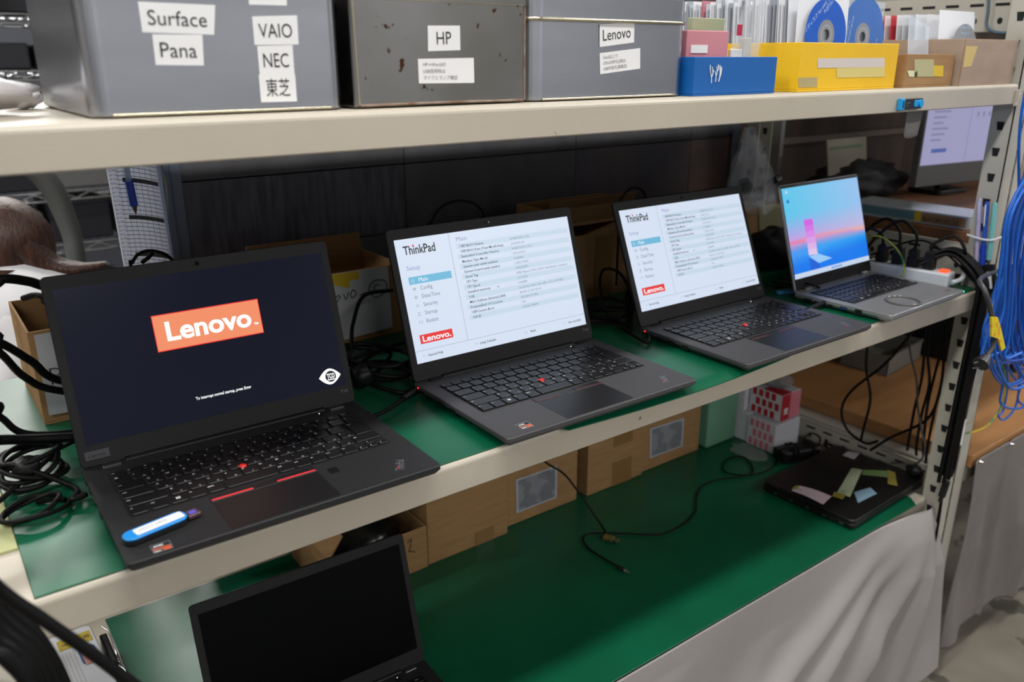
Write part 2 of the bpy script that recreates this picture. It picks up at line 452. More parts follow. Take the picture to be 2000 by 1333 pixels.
o = m.build('cloth_skirt', solid=.0008); tag(o, 'pale grey vinyl cloth draped down from the lowest green shelf', 'cloth')
for (a, b_) in ():
    pass
m = M(); f2 = [(2.17, .02, .012, .006, 0), (2.10, -.05, .02, .03, .15), (2.33, .0, .012, .006, 0), (2.25, .1, .022, .04, .2), (2.42, 0, .02, .03, 0), (2.0, .02, .012, .02, 0)]
fb = cloth_fn(2.0, 2.47, -.016, -.412, -.915, f2, .0)
m.grid(fb, 90, 60, mat('grey_vinyl_cloth_dim', (122, 116, 114), .4, c2=(112, 107, 105), nscale=3, bump=.05, bscale=90))  # darker grey, with some of the weaker light put into its colour
o = m.build('cloth_skirt', solid=.0008); tag(o, 'grey vinyl cloth pinned under the plywood board at far right', 'cloth')
o = M().tube([(1.957+.045, .022, FL+.012), (2.40, .022, FL+.012)], .010, cream2, raw=True).build('foot_rail', rack2)
# push pins holding that cloth
for i, (px, pz) in enumerate(((2.022, -.419), (2.175, -.420))):
    m = M(); m.cyl((px, -.0195, pz), (px, -.026, pz), .005, chrome, 10, .0035)
    tag(m.build('push_pin'), 'round silver pin holding the right cloth to the board edge', 'pin', 'pins on the right cloth')
# castor of a trolley at the far right
t = thing('castor_wheel', (2.56, .02, FL), .4, 'black trolley castor standing on the concrete at far right', 'castor')
m = M(); m.cyl((0, -.012, .03), (0, .012, .03), .03, black, 24); m.cyl((0, -.014, .03), (0, .014, .03), .012, silver, 14); m.build('wheel', t)
m = M(); m.tube([(-.03, -.017, .03), (-.028, -.017, .055), (0, -.017, .07), (.02, 0, .075)], .005, chrome); m.tube([(-.03, .017, .03), (-.028, .017, .055), (0, .017, .07), (.02, 0, .075)], .005, chrome); m.box(-.03, .03, -.03, .03, .072, .078, silver, .001, .004); m.build('fork', t)

# ================================================================ laptops
SW, SH = .3094, .174
KB0, PITCH = .0835, .0189
U_ = .0190
def rows():
    """(legend, kana, x in units, width in units, row, height) of a Japanese laptop keyboard"""
    out = []
    x = 0
    for s, w_ in [('Fn', 1), ('Ctrl', 1), ('\u229e', 1), ('Alt', 1), ('\u7121\u5909\u63db', 1), (' ', 3.0), ('\u5909\u63db', 1), ('\u304b\u306a', 1), ('Alt', 1), ('PrtSc', 1), ('Ctrl', 1)]:
        out.append((s, '', x, w_, 0, 1)); x += w_
    out += [('<', '', 13, 1-.333, 0, .5), ('v', '', 13.667, .667, 0, .5), ('>', '', 14.333, .667, 0, .5), ('^', '', 13.667, .667, .5, .5)]
    x = 2.25; out.append(('Shift', '', 0, 2.25, 1, 1))
    for a, k in zip('ZXCVBNM,./\\', '\u3064\u3055\u305d\u3072\u3053\u307f\u3082\u306d\u308b\u3081\u308d'): out.append((a, k, x, 1, 1, 1)); x += 1
    out.append(('Shift', '', x, 15-x, 1, 1))
    x = 1.75; out.append(('Caps', '', 0, 1.75, 2, 1))
    for a, k in zip('ASDFGHJKL;:]', '\u3061\u3068\u3057\u306f\u304d\u304f\u307e\u306e\u308a\u308c\u3051\u3080'): out.append((a, k, x, 1, 2, 1)); x += 1
    x = 1.5; out.append(('Tab', '', 0, 1.5, 3, 1))
    for a, k in zip('QWERTYUIOP@[', '\u305f\u3066\u3044\u3059\u304b\u3093\u306a\u306b\u3089\u305b\u309b\u309c'): out.append((a, k, x, 1, 3, 1)); x += 1
    out.append(('Enter', '', 13.75, 1.25, 2, 2))
    x = 0
    for a, k in zip(['\u534a', '1', '2', '3', '4', '5', '6', '7', '8', '9', '0', '-', '^', '\u00a5'], ' \u306c\u3075\u3042\u3046\u3048\u304a\u3084\u3086\u3088\u308f\u307b\u3078\u30fc'): out.append((a, k, x, 1, 4, 1)); x += 1
    out.append(('BS', '', 14, 1, 4, 1))
    x = 0
    names = ['Esc']+['F%d' % i for i in range(1, 13)]+['Home', 'End', 'Insert', 'Delete']
    for n_ in names: out.append((n_, '', x, 15/17, 5, .72)); x += 15/17
    return out
ROWS = rows()
KEYMESH = {}
def key_mesh(s, kana, w_, h_, km, lg, scale):
    k = (s, kana, round(w_, 4), round(h_, 4), km.name, round(scale, 3))
    if k in KEYMESH: return KEYMESH[k]
    m = M(); g = .00125; a, b_ = w_/2-g, h_/2-g
    m.box(-a, a, -b_, b_, 0, .0019, km, .0005, .0022, 0, seg=3)
    z = .00196; big = len(s) == 1
    if s == '\u229e':
        for i in (0, 1):
            for j in (0, 1): m.box(-.0022+i*.0024, -.0002+i*.0024, -.0022+j*.0024, -.0002+j*.0024, z, z+.00002, lg)
    elif s.strip():
        m.text(s, -a+.0014, (b_-.0048 if h_ > .011 else -.001), z, .0040 if big else .0026, lg, 'xy', bold=.02, res=1, sx=1 if big else .85)
    if kana.strip(): m.text(kana, .0008, -b_+.0018, z, .0034, lg, 'xy', res=1)
    KEYMESH[k] = m.mesh('key'); return KEYMESH[k]
def keyboard(root, zdeck, x0, x1, y0, y1, km, tray, lg, parent_name='keyboard'):
    m = M(); m.box(x0-.0015, x1+.0015, y0-.0012, y1+.0012, zdeck-.0004, zdeck+.00015, tray, 0, .002); kb = m.build(parent_name, root)
    ux = (x1-x0)/15; py = (y1-y0)/5.72
    for s, kn, kx, kw, r, h in ROWS:
        w_, h_ = kw*ux, h*py
        put(key_mesh(s, kn, w_, h_, km, lg, ux/U_), 'key', kb, (x0+kx*ux+w_/2, y0+r*py+h_/2, zdeck+.0002))
    return kb

# ---- writing and pictures shown on the screens (screen plane: x right, z up, facing -y; 0,0 = top left)
def emis(name, c, s=1): return mat('glow_'+name, (0, 0, 0), .35, emit=s, emc=c)
def sc_rect(m, u0, v0, u1, v1, mt, d, w=SW, h=SH):
    x = lambda u: (u-.5)*w; z = lambda v: h*(1-v)
    m.quad((x(u0), -d, z(v1)), (x(u1), -d, z(v1)), (x(u1), -d, z(v0)), (x(u0), -d, z(v0)), mt)
def sc_text(m, s, u, v, hgt, mt, d=.0004, bold=0, width=None, sx=1, shear=0, res=2, w=SW, h=SH):
    m.text(s, (u-.5)*w, -d, h*(1-v), hgt*h, mt, 'xz', bold, sx, shear, res, width=None if width is None else width*w)
def bios(m, sharp=True, variant=0):
    wh = emis('white', (216, 228, 246), .95); st = emis('stripe', (204, 223, 240), .92); bk = emis('text', (44, 46, 54), 1); gr = emis('greytext', (120, 124, 136), 1)
    pu = emis('lilac', (150, 146, 200), 1); hl = emis('cyan', (112, 186, 220) if not variant else (70, 172, 212), .95); rd = emis('red', (228, 48, 44) if not variant else (214, 38, 44), 1); bl = emis('bluekey', (140, 180, 226), 1); tx = emis('pure', (245, 248, 255), 1); ln = emis('line', (150, 156, 168), 1)
    ink_ = emis('logoblack', (16, 14, 18), 1)
    sc_rect(m, 0, 0, 1, 1, wh, 0)
    # logo wordmark, tall and narrow, with the red dot
    sc_text(m, 'ThinkPad', .037, .127, .100, ink_, bold=.016, width=.165, res=4)
    sc_rect(m, .0860, .052, .0935, .066, rd, .0006)
    sc_text(m, 'Setup', .036, .253, .052, pu, width=.070)
    sc_rect(m, .036, .308, .261, .368, hl, .0002)
    for i, s in enumerate(('Main', 'Config', 'Date/Time', 'Security', 'Startup', 'Restart')):
        v = .353+.0672*i
        sc_text(m, s, .087, v, .047, tx if i == 0 else gr, width=[.046, .062, .095, .074, .064, .062][i])
        cx, cz = (.056-.5)*SW, SH*(1-(v-.014)); q = tx if i == 0 else bk; y = -.0004; r = .0022
        if i == 0: m.tube([(cx-r, y, cz), (cx, y, cz+r), (cx+r, y, cz)], .0002, q, raw=True, seg=4); m.tube([(cx-r*.8, y, cz), (cx-r*.8, y, cz-r), (cx+r*.8, y, cz-r), (cx+r*.8, y, cz)], .0002, q, raw=True, seg=4)
        elif i == 1:
            for k in (-1, 0, 1): m.tube([(cx+k*r*.8, y, cz-r), (cx+k*r*.8, y, cz+r)], .00018, q, raw=True, seg=4); m.disc((cx+k*r*.8, y-.0001, cz+k*.0008), .0005, q, 8)
        elif i == 2: m.disc((cx, y, cz), r, q, 20, r*.82); m.tube([(cx, y, cz+r*.6), (cx, y, cz), (cx-r*.4, y, cz-r*.3)], .0002, q, raw=True, seg=4)
        elif i == 3:
            for (a, b_) in ((-.5, -.4), (.5, -.4), (0, .45)): m.disc((cx+a*r*1.2, y, cz+b_*r*1.2), r*.5, q, 4, r*.36)
        elif i == 4: m.tube([(cx, y, cz-r*.3), (cx, y, cz+r)], .0002, q, raw=True, seg=4); m.tube([(cx-r*.5, y, cz+r*.4), (cx, y, cz+r), (cx+r*.5, y, cz+r*.4)], .0002, q, raw=True, seg=4); m.tube([(cx-r, y, cz-r*.5), (cx-r, y, cz-r), (cx+r, y, cz-r), (cx+r, y, cz-r*.5)], .0002, q, raw=True, seg=4)
        else:
            for e in (1, -1): m.tube([(cx+e*r*math.cos(a), y, cz+e*r*math.sin(a)) for a in (-.9, -.5, 0, .5, .9)], .00022, q, raw=True, seg=4)
    sc_rect(m, .036, .777, .209, .850, rd, .0002)
    sc_text(m, 'Lenovo.', .049, .835, .066, tx, .0005, bold=.022, width=.150, res=4)
    sc_rect(m, .2815, 0, .2835, .902, ln, .0002); sc_rect(m, 0, .901, 1, .904, ln, .0003)
    sc_text(m, 'Main', .320, .078, .052, pu, width=.058)
    L = ['UEFI BIOS Version', 'UEFI BIOS Date (Year-Month-Day)', 'Embedded Controller Version', 'Machine Type Model', 'System-unit serial number', 'System board serial number', 'Asset Tag', 'CPU Type', 'CPU Speed', 'Installed memory', 'UUID', 'MAC Address (Internal LAN)', 'Preinstalled OS License', 'UEFI Secure Boot', 'OA3 ID']
    V = ['R1NET62W (1.32)', '2024-09-18', 'R1NHT62W (1.32 )', '20XGS0570G', 'PC2AJWRC', 'L1HF21704H2', 'LV5E238475', '', '2.300GHz', '16384MB', '2aed624c-2da8-11b2-a85c-c07ec1d99abd', '88 A4 C2 3D 9E 30', 'SDK0J40697 WIN', 'Off', '3305417748701']
    V[7] = 'AMD Ryzen 5 PRO 5650U with Radeon Graphics'
    if variant: V[:2] = ['R1NET62W (1.32)', '2024-12-11']
    for i, (a, b_) in enumerate(zip(L, V)):
        v = .133+.0429*i
        if i % 2 == 0: sc_rect(m, .315, v-.033, .985, v+.0095, st, .0001)
        sc_text(m, a, .332, v, .0290, bk, bold=.012, res=1, width=len(a)*.0079)
        sc_text(m, b_, .624, v, .0275, gr, res=1, width=len(b_)*.0077)
    for a, u1, b_, u2, w2 in (('F1', .036, 'General Help', .061, .080), ('F9', .319, 'Setup Defaults', .344, .092), ('Esc', .609, 'Back', .645, .032), ('F10', .853, 'Save and Exit', .886, .083)):
        sc_text(m, a, u1, .957, .026, bl, res=1); sc_text(m, b_, u2, .957, .029, bk, bold=.012, res=1, width=w2)
    x, z = (.502-.5)*SW, SH*(1-.50)
    m.poly([(x, -.0006, z), (x, -.0006, z-.0034), (x+.0009, -.0006, z-.0026), (x+.0020, -.0006, z-.0026)], bk)

def lenovo_boot(m):
    glossy = mat('screen_black', (4, 5, 9), .24, emit=1, emc=(13, 16, 32), spec=.16)
    og = emis('orange', (240, 140, 98), 1); rd = emis('redrim', (232, 34, 30), 1); tx = emis('bright', (255, 255, 255), 1.1); bk = emis('eyeblack', (22, 22, 30), 1)
    sc_rect(m, 0, 0, 1, 1, glossy, 0)
    sc_rect(m, .2985, .2570, .7025, .5030, rd, .0001); sc_rect(m, .3010, .2630, .7000, .4970, og, .0003)
    sc_text(m, 'Lenovo', .340, .437, .178, tx, .0006, bold=.028, width=.322, res=5)
    sc_text(m, 'TM', .670, .436, .022, tx, .0006, bold=.04)
    sc_text(m, 'To interrupt normal startup, press Enter', .397, .868, .029, tx, bold=.02, width=.214)
    # certification eye: pointed oval, dark disc, initials
    cx, cz = (.9385-.5)*SW, SH*(1-.914); pts = []
    for k in range(25): t_ = -1+2*k/24; pts.append((cx+t_*.0150, -.0004, cz+.0104*(1-abs(t_)**1.8)))
    for k in range(1, 24): t_ = 1-2*k/24; pts.append((cx+t_*.0150, -.0004, cz-.0104*(1-abs(t_)**1.8)))
    m.add(pts[::-1], [tuple(range(len(pts)))], tx)
    m.disc((cx+.001, -.0006, cz), .0072, bk, 28)
    m.text('TCO', cx+.0012, -.0008, cz-.0022, .0085, tx, bold=.04, anchor='c', width=.0105); m.box(cx-.004, cx+.006, -.0009, -.0008, cz-.0048, cz-.0034, tx)

def desktop(m, w, h):
    """the wallpaper on the display: pale blue sky, pink horizon, blue sea, a tall pillar"""
    nx, ny = 40, 48; vs = []; cs = []; fs = []
    def mixc(a, b_, t): t = max(0, min(1, t)); return tuple(a[i]+(b_[i]-a[i])*t for i in range(3))
    for j in range(ny+1):
        for i in range(nx+1):
            u, v = i/nx, j/ny; vs.append(((u-.5)*w, 0, h*(1-v)))
            sky = mixc((92, 196, 232), (150, 186, 232), u*.9) if v < .3 else mixc(mixc((92, 196, 232), (150, 186, 232), u*.9), mixc((196, 158, 226), (190, 178, 216), u), (v-.3)/.28)
            hz = .615-.02*math.sin(u*3)
            if v > hz: c = mixc((210, 150, 200), mixc((70, 150, 240), (30, 170, 240), u), (v-hz)/.10)
            else: c = mixc(sky, mixc((240, 110, 150), (240, 176, 140), u), 1-(hz-v)/.045)
            if v > .74-.10*u+.05*math.sin(u*5): c = mixc(c, (22, 122, 236), (v-(.74-.10*u))/.14)
            cs.append(tuple(lin(c))+(1,))
    for j in range(ny):
        for i in range(nx): k = j*(nx+1)+i; fs.append((k, k+nx+1, k+nx+2, k+1))
    wm = bpy.data.materials.new('glow_wallpaper'); wm.use_nodes = True; b = wm.node_tree.nodes['Principled BSDF']
    a = wm.node_tree.nodes.new('ShaderNodeVertexColor'); a.layer_name = 'picture'
    wm.node_tree.links.new(a.outputs[0], b.inputs['Emission Color']); b.inputs['Emission Strength'].default_value = 1; b.inputs['Base Color'].default_value = (0, 0, 0, 1); b.inputs['Roughness'].default_value = .35
    m.add(vs, fs, wm, True); m.cols = cs
    P = lambda u, v, d=.0003: ((u-.5)*w, -d, h*(1-v))
    c1 = [emis('pillar%d' % k, mixc((206, 96, 224), (222, 196, 232), k/5), 1) for k in range(6)]
    for k in range(6):
        v0, v1 = .378+.40*k/6, .378+.40*(k+1)/6; m.quad(P(.21, v1), P(.322, v1), P(.322, v0), P(.21, v0), c1[k])
    m.poly([P(.21, .79, .0002), P(.322, .775, .0002), P(.50, .865, .0002), P(.32, .885, .0002)][::-1], emis('floorlight', (150, 200, 244), 1))
    m.poly([P(.21, .79, .0002), P(.32, .885, .0002), P(.335, .94, .0002), P(.21, .94, .0002)][::-1], emis('pshadow', (32, 98, 214), 1))
    sc_rect(m, 0, .945, 1, 1, emis('taskbar', (206, 222, 244), .9), .0004, w, h)
    for k in range(5): sc_rect(m, .47+.03*k, .962, .487+.03*k, .985, emis('taskicon', (60, 130, 220), 1), .0006, w, h)
    sc_rect(m, .04, .03, .065, .06, emis('bin', (190, 220, 240), 1), .0005, w, h); sc_rect(m, .04, .13, .07, .165, emis('edgeicon', (30, 120, 200), 1), .0005, w, h)

def screw_text(*a): pass
def laptop(x, y, z, yaw, tilt, label, kind, group=None, W=.329, D=.227, T=.0155, s0=.0246, LH=.2139, sw=SW, sh=SH, deck=None, bez=None, dyna=False, full=True):
    root = thing('laptop', (x, y, z), yaw, label, 'laptop', group)
    deck = deck or deckm; bez = bez or blackm
    side = deck if not dyna else silver_l
    # base
    m = M(); m.box(-W/2, W/2, 0, D-.001, .0035, T, side, .0010, .006, .0062, seg=5)
    m.box(-W/2+.004, W/2-.004, .004, D-.006, T-.0006, T+.00008, deck, 0, .005)
    for fx in (-W/2+.03, W/2-.03):
        for fy in (.02, D-.03): m.box(fx-.012, fx+.012, fy-.004, fy+.004, 0, .0045, black, 0, .003)
    base = m.build('base', root)
    kw = .1425*W/.329
    keyboard(root, T, -kw, kw, KB0 if not dyna else .082, .193 if not dyna else D*.88, keym, keyt if not dyna else mat('key_tray_grey', (60, 62, 66), .5), leg)
    # touchpad
    cx = -.012 if not dyna else -.008
    if dyna:
        m = M(); m.box(cx-.048, cx+.048, .010, .070, T, T+.0003, mat('touchpad_silver', (150, 151, 152), .35, .5), 0, .002); m.build('touchpad', root, label='silver touchpad')
    else:
        padm = mat('touchpad_black', (26, 25, 27), .36)
        m = M(); m.box(cx-.057, cx+.057, .004, .0665, T-.0002, T+.0003, padm, 0, .002, seg=3); m.build('touchpad', root, label='smooth black touchpad')
        rs = redstripe if kind == 'boot' else mat('dull_red_stripe', (120, 52, 50), .5)
        for a, b_ in ((cx-.057, cx-.012), (cx+.012, cx+.057)):
            m = M(); m.box(a, b_, .0668, .0795, T-.0002, T+.0008, padm, .0004, .001); m.box(a+.001, b_-.001, .0690 if kind != 'boot' else .0680, .0700 if kind != 'boot' else .0712, T+.0008, T+.0010, rs); m.build('mouse_button', root)
        m = M(); m.box(cx-.0118, cx+.0118, .0668, .0795, T-.0002, T+.0006, padm, .0003, .001); m.build('mouse_button', root)
        m = M(); m.cyl((-.0185, .1222, T), (-.0185, .1222, T+.0032), .0026, redm, 12); m.tube([(-.0185, .1222, T+.0028), (-.0185, .1222, T+.0040), (-.0185, .1222, T+.0046)], lambda t: .0046*(1-.55*t), redm, seg=16, raw=True); m.build('pointing_stick', root, label='red rubber pointing stick')
        # power button, indicator
        m = M(); m.cyl((.109, .207, T-.0002), (.109, .207, T+.0004), .0046, black, 18); m.ball((.109, .2105, T+.0006), .0007, emis('led', (240, 240, 255), 2)); m.build('power_button', root)
        if kind == 'boot':
            m = M(); m.box(.055, .066, .052, .0655, T, T+.0003, mat('sensor_black', (24, 22, 22), .25), 0, .002); m.build('fingerprint_reader', root)
        # wordmark at the right corner of the palmrest
        m = M(); m.text('ThinkPad', .1235, .0135, T+.0003, .0135, mat('wordmark_grey', (126, 128, 134), .3, .6), 'xy', bold=.03, sx=.5, rot=R(62), anchor='l'); m.ball((.1210, .0220, T+.0004), .0011, redm, 8, 5)
        m.build('wordmark', root, label='grey wordmark with a red dot')
        # processor sticker
        if kind in ('boot', 'bios2'):
            m = M(); sx_, sy_ = (-.1405, .004) if kind == 'boot' else (-.1335, .012)
            m.box(sx_, sx_+.018, sy_, sy_+.016, T, T+.0003, mat('sticker_silver', (150, 150, 152), .3, .7), 0, .001)
            m.box(sx_+.001, sx_+.017, sy_+.0085, sy_+.0145, T+.0003, T+.0004, ink); m.text('AMD', sx_+.002, sy_+.0098, T+.00045, .0042, white, 'xy', bold=.03)
            m.text('RYZEN', sx_+.0012, sy_+.0045, T+.00045, .0042, mat('sticker_orange', (226, 92, 42), .4), 'xy', bold=.04, width=.0155); m.disc((sx_+.004, 0, 0), 0.0001, ink, 4)
            m.box(sx_+.010, sx_+.0165, sy_+.001, sy_+.0037, T+.0003, T+.0004, mat('sticker_orange', (226, 92, 42), .4)); m.text('PRO', sx_+.0015, sy_+.0008, T+.00045, .0030, white, 'xy', bold=.03)
            m.build('sticker', root, label='silver and orange processor sticker')
    # ports along the left side
    pm = mat('port_dark', (6, 6, 7), .5); ps = mat('port_metal', (120, 120, 122), .3, 1)
    prts = [(.200, .0045, .0016), (.178, .0045, .0016), (.152, .0075, .0024), (.122, .0065, .0026), (.092, .0016, .0016)] if not dyna else [(.165, .0075, .0022), (.146, .0045, .0014), (.118, .0045, .0014), (.091, .0065, .0026), (.062, .0065, .0045)]
    for py, hw, hh in prts:
        m = M(); zc = .0085
        m.box(-W/2-.0003, -W/2+.0003, py-hw-.0004, py+hw+.0004, zc-hh-.0004, zc+hh+.0004, ps, 0); m.box(-W/2-.0006, -W/2-.0003, py-hw, py+hw, zc-hh, zc+hh, pm, 0)
        if hh == .0026: m.box(-W/2-.0008, -W/2-.0006, py-hw*.8, py+hw*.8, zc-.0005, zc+.0008, emis('x', (0, 0, 0), 0) if not dyna else mat('usb_blue', (30, 90, 190), .4))
        m.build('port', root)
    # lid
    hy, hz = D-.006, T+.0005
    m = M(); lt = .0062
    m.T = Matrix.Rotation(R(90), 4, 'X')     # x right, y -> up, z -> towards the viewer
    m.box(-W/2, W/2, .0, LH, -lt, 0, bez if not dyna else silver_l, .0008, .006 if not dyna else .005, .002, seg=5)
    if dyna: m.box(-W/2+.0016, W/2-.0016, .0012, LH-.0016, 0, .0003, black, 0, .004)
    m.T = Matrix()
    lid = m.build('lid', root); lid.location = (0, hy, hz); lid.rotation_euler = (-tilt, 0, 0)
    zf = .0006
    m = M(); m.T = Matrix.Translation((0, -zf, s0))
    if kind == 'boot': lenovo_boot(m)
    elif kind == 'bios2': bios(m)
    elif kind == 'bios3': bios(m, variant=1)
    elif kind == 'desk':
        desktop(m, sw, sh)
    else: sc_rect(m, 0, 0, 1, 1, mat('screen_off', (3, 4, 6), .18, spec=.08), 0)
    s = m.build('screen', lid)
    if m.cols:
        ca = s.data.color_attributes.new('picture', 'FLOAT_COLOR', 'POINT'); n = len(m.v)
        data = []
        for k in range(n): data += list(m.cols[k]) if k < len(m.cols) else [1, 1, 1, 1]
        ca.data.foreach_set('color', data)
    top = s0+sh; mid = (top+LH)/2
    m = M()
    if kind == 'boot': m.disc((0, -.0007, mid), .0036, mat('cam_ring', (10, 10, 11), .2), 20, .0024); m.disc((0, -.0006, mid), .0024, mat('cam_lens', (3, 3, 6), .05), 16); m.disc((.012, -.0004, mid), .0006, hole_m, 8)
    else:
        m.disc((0, -.0004, mid), .0018, mat('cam_lens', (3, 3, 6), .05), 16); m.disc((.006, -.0004, mid), .0012, mat('cam_ring', (10, 10, 11), .2), 12); m.disc((-.02, -.0004, mid+.001), .0006, hole_m, 8); m.disc((.02, -.0004, mid+.001), .0006, hole_m, 8)
    m.build('webcam', lid)
    if kind == 'boot':
        m = M(); m.text('T14', W/2-.018, -.0004, s0-.010, .0060, mat('bezel_grey', (104, 104, 108), .4), bold=.02); m.build('model_text', lid)
        m = M(); gx = -W/2+.006; m.box(gx, gx+.025, -.0006, -.0003, .008, .0175, mat('badge_grey', (74, 75, 80), .3, .5)); m.text('Lenovo', gx+.0125, -.0008, .0103, .0062, mat('badge_text', (30, 30, 34), .4), bold=.03, anchor='c'); m.build('badge', lid)
    elif kind in ('bios2', 'bios3'):
        m = M(); m.text('T14s', W/2-.019, -.0004, s0-.0105, .0060, mat('bezel_grey', (104, 104, 108), .4), bold=.02); m.build('model_text', lid)
    # hinges
    hm = silver if kind in ('boot', 'off') else (mat('hinge_dark', (60, 58, 58), .35, .6) if not dyna else silver_l)
    for hx in ((-W/2+.030, W/2-.030) if not dyna else (-W/2+.036, W/2-.036)):
        m = M(); hw = .0095
        if dyna: m.box(hx-hw, hx+hw, hy-.007, hy-.001, T, T+.006, hm, .001, .001)
        else: m.box(hx-hw, hx+hw, hy-.0095, hy-.001, T-.0005, T+.0018, hm, .0006, .001)
        m.build('hinge', root)
    if not dyna:
        m = M(); m.cyl((-W/2+.045, hy, T-.001), (W/2-.045, hy, T-.001), .0045, black, 12); m.build('hinge_cover', root)
    return root, base, lid

silver_l = mat('laptop_silver', (158, 158, 160), .4, .55, bump=.04, bscale=2500)
L1, L1base, L1lid = laptop(.4421, -.0202, 0, -.0156, .2787, 'black laptop nearest the camera showing an orange boot logo', 'boot', deck=deck1)
L2, *_ = laptop(.8652, -.0192, .0015, -.0096, .3115, 'dark grey laptop second from left with white setup menu and sticker', 'bios2')
L3, *_ = laptop(1.2964, -.0277, .0015, -.0027, .3878, 'grey laptop with white setup menu, third from left beside the silver one', 'bios3')
L4, L4base, _ = laptop(1.663, -.0205, .0015, .0252, .303, 'silver laptop showing a blue and pink desktop at the right end of the shelf', 'desk', W=.272, D=.198, T=.0165, s0=.024, LH=.2057, sw=.2649, sh=.175, deck=mat('dyna_deck', (140, 141, 142), .42, .45, bump=.04, bscale=2500), dyna=True)
L5, *_ = laptop(.5422, .0136, H2, -.0356, .2804, 'black laptop with a dark blank screen on the lowest shelf', 'off', deck=deck1)
m = M(); m.ball((.1335, .0015, .014), .0016, emis('green_led', (40, 255, 150), 4)); m.build('indicator_light', L4, label='lit green indicator light')
m = M(); m.text('dynabook', .098, .018, .0169, .006, ink, 'xy', sx=.8); m.build('wordmark', L4)
for L in (L2, L3):
    m = M(); m.ball((-.1648, .211, .012), .0011, emis('red_led', (255, 50, 30), 3)); m.build('indicator_light', L, label='lit red indicator light')
# ring on the palmrest of the silver laptop
m = M(); m.tube([(.0+.029*math.cos(a*PI/16), .029*math.sin(a*PI/16), 0) for a in range(32)], .0028, mat('ring_grey', (92, 90, 88), .4), seg=8, closed=True, raw=True, flat=.45)
for a in (40, 60, 85, 250): m.ball((.029*math.cos(R(a)), .029*math.sin(R(a)), .0012), .0014, white, 6, 4)
o = m.build('grip_ring', keep=True); o.location = at(1764, 588, z=.0195); tag(o, 'grey metal ring lying on the silver laptop palmrest', 'ring')

# ================================================================ top shelf
YF = .03
tinm = mat('brushed_tin', (186, 188, 194), .27, 1, bump=.05, bscale=40, stretch=(1, 1, 6), c2=(172, 174, 180), nscale=3)
tinr = mat('worn_tin', (166, 165, 164), .22, 1, bump=.25, bscale=12, c2=(136, 133, 126), nscale=4, spots=(70, .66, (84, 56, 40)))
tinrust = mat('tin_rust', (110, 74, 52), .8, .2, c2=(150, 140, 128), nscale=40)
brass = mat('tin_bead', (190, 182, 160), .25, 1)
labelm = mat('label_paper', (228, 228, 230), .6)
def sticker(par, cs, y, lines, name='label', m=None, tm=None, bold=-.004, pad=.08, fh=None, dy=.0004, lab=None, fill=.8):
    """paper label seen at pixels cs (tl, tr, br, bl) stuck on the plane y, with lines of writing"""
    P = [at(u, v, y=y-dy) for u, v in cs]; off = Vector(par.location) if par is not None else Vector((0, 0, 0))
    P = [p-off for p in P]
    mm = M(); n = Vector((0, -.0003, 0)); f = [p+n for p in P]
    mm.add([tuple(p) for p in P+f], [(7, 6, 5, 4), (0, 1, 5, 4), (1, 2, 6, 5), (2, 3, 7, 6), (3, 0, 4, 7)], m or labelm)
    ex = (P[2]-P[3]); W_ = ex.length; ex.normalize(); ez = (P[0]-P[3]); H_ = ez.length; ez = Vector((ex.z*-1, 0, ex.x))
    mm.T = Matrix(((ex.x, 0, ez.x, P[3].x), (0, 1, 0, P[3].y-.0006), (ex.z, 0, ez.z, P[3].z), (0, 0, 0, 1)))
    k = len(lines)
    for i, s in enumerate(lines):
        lh = H_/k*(.82 if k > 1 else 1); base = H_*(.5+ (k/2-i-1)*(.82 if k > 1 else 1)/k)+lh*.26
        hgt = fh or lh*.72
        vs, _ = text_geo(s, bold, 3); wd = (max(v[0] for v in vs)-min(v[0] for v in vs))*hgt
        mx = W_*fill
        mm.text(s, W_/2 if k == 1 else W_*pad, 0, base, hgt, tm or ink, 'xz', bold, res=3, anchor='c' if k == 1 else 'l', sx=min(1.15, mx/wd) if k == 1 else min(1, mx/wd))
    return mm.build(name, par, label=lab)
def tin(x0, x1, z1, D, mt, r, label, lid_z=None, rust=False, dx=0):
    t = thing('tin_box', ((x0+x1)/2, YF+D/2, H1), 0, label, 'tin', 'tin boxes on the top shelf')
    w_ = (x1-x0)/2; m = M(); h = (lid_z or z1)-H1
    m.box(-w_, w_, -D/2, D/2, .0006, h, mt, .001, r, .002, seg=8)
    if rust:
        m.tube([(-w_+.006, -D/2-.0003, .0025), (0, -D/2-.0004, .003), (w_-.004, -D/2-.0003, .0025)], .0013, tinrust, n=3)
        m.tube([(w_-.0015, -D/2-.0002, .003), (w_-.0015, -D/2-.0002, h)], .0011, tinrust, raw=True); m.tube([(-w_+.005, -D/2+.0002, .003), (-w_+.003, -D/2+.0002, h)], .0016, brass, raw=True)
    else: m.tube([(-w_+r, -D/2, .0022), (w_-r, -D/2, .0022)], .0013, brass, raw=True)
    m.build('body', t)
    if lid_z:
        m = M(); hh = z1-H1
        m.box(-w_-.0012, w_+.0012, -D/2-.0012, D/2+.0012, h-.004, hh, mt, .001, r+.001, .0005, seg=8)
        pts = []
        for cx, cy, a in ((w_-r, -D/2+r, -90), (w_-r, D/2-r, 0), (-w_+r, D/2-r, 90), (-w_+r, -D/2+r, 180)):
            for k in range(7): q = R(a+15*k); pts.append((cx+(r+.0016)*math.cos(q), cy+(r+.0016)*math.sin(q), h-.003))
        m.tube(pts, .0022, brass, closed=True, raw=True)
        m.build('lid', t)
    return t
def X(u, v=150, y=YF): return at(u, v, y=y).x
def Z(u, v, y=YF): return at(u, v, y=y).z
T1 = tin(X(178, 220), X(676, 200), Z(400, 5)+.05, .25, tinm, .016, 'large brushed tin with five white name stickers, nearest on the top shelf')
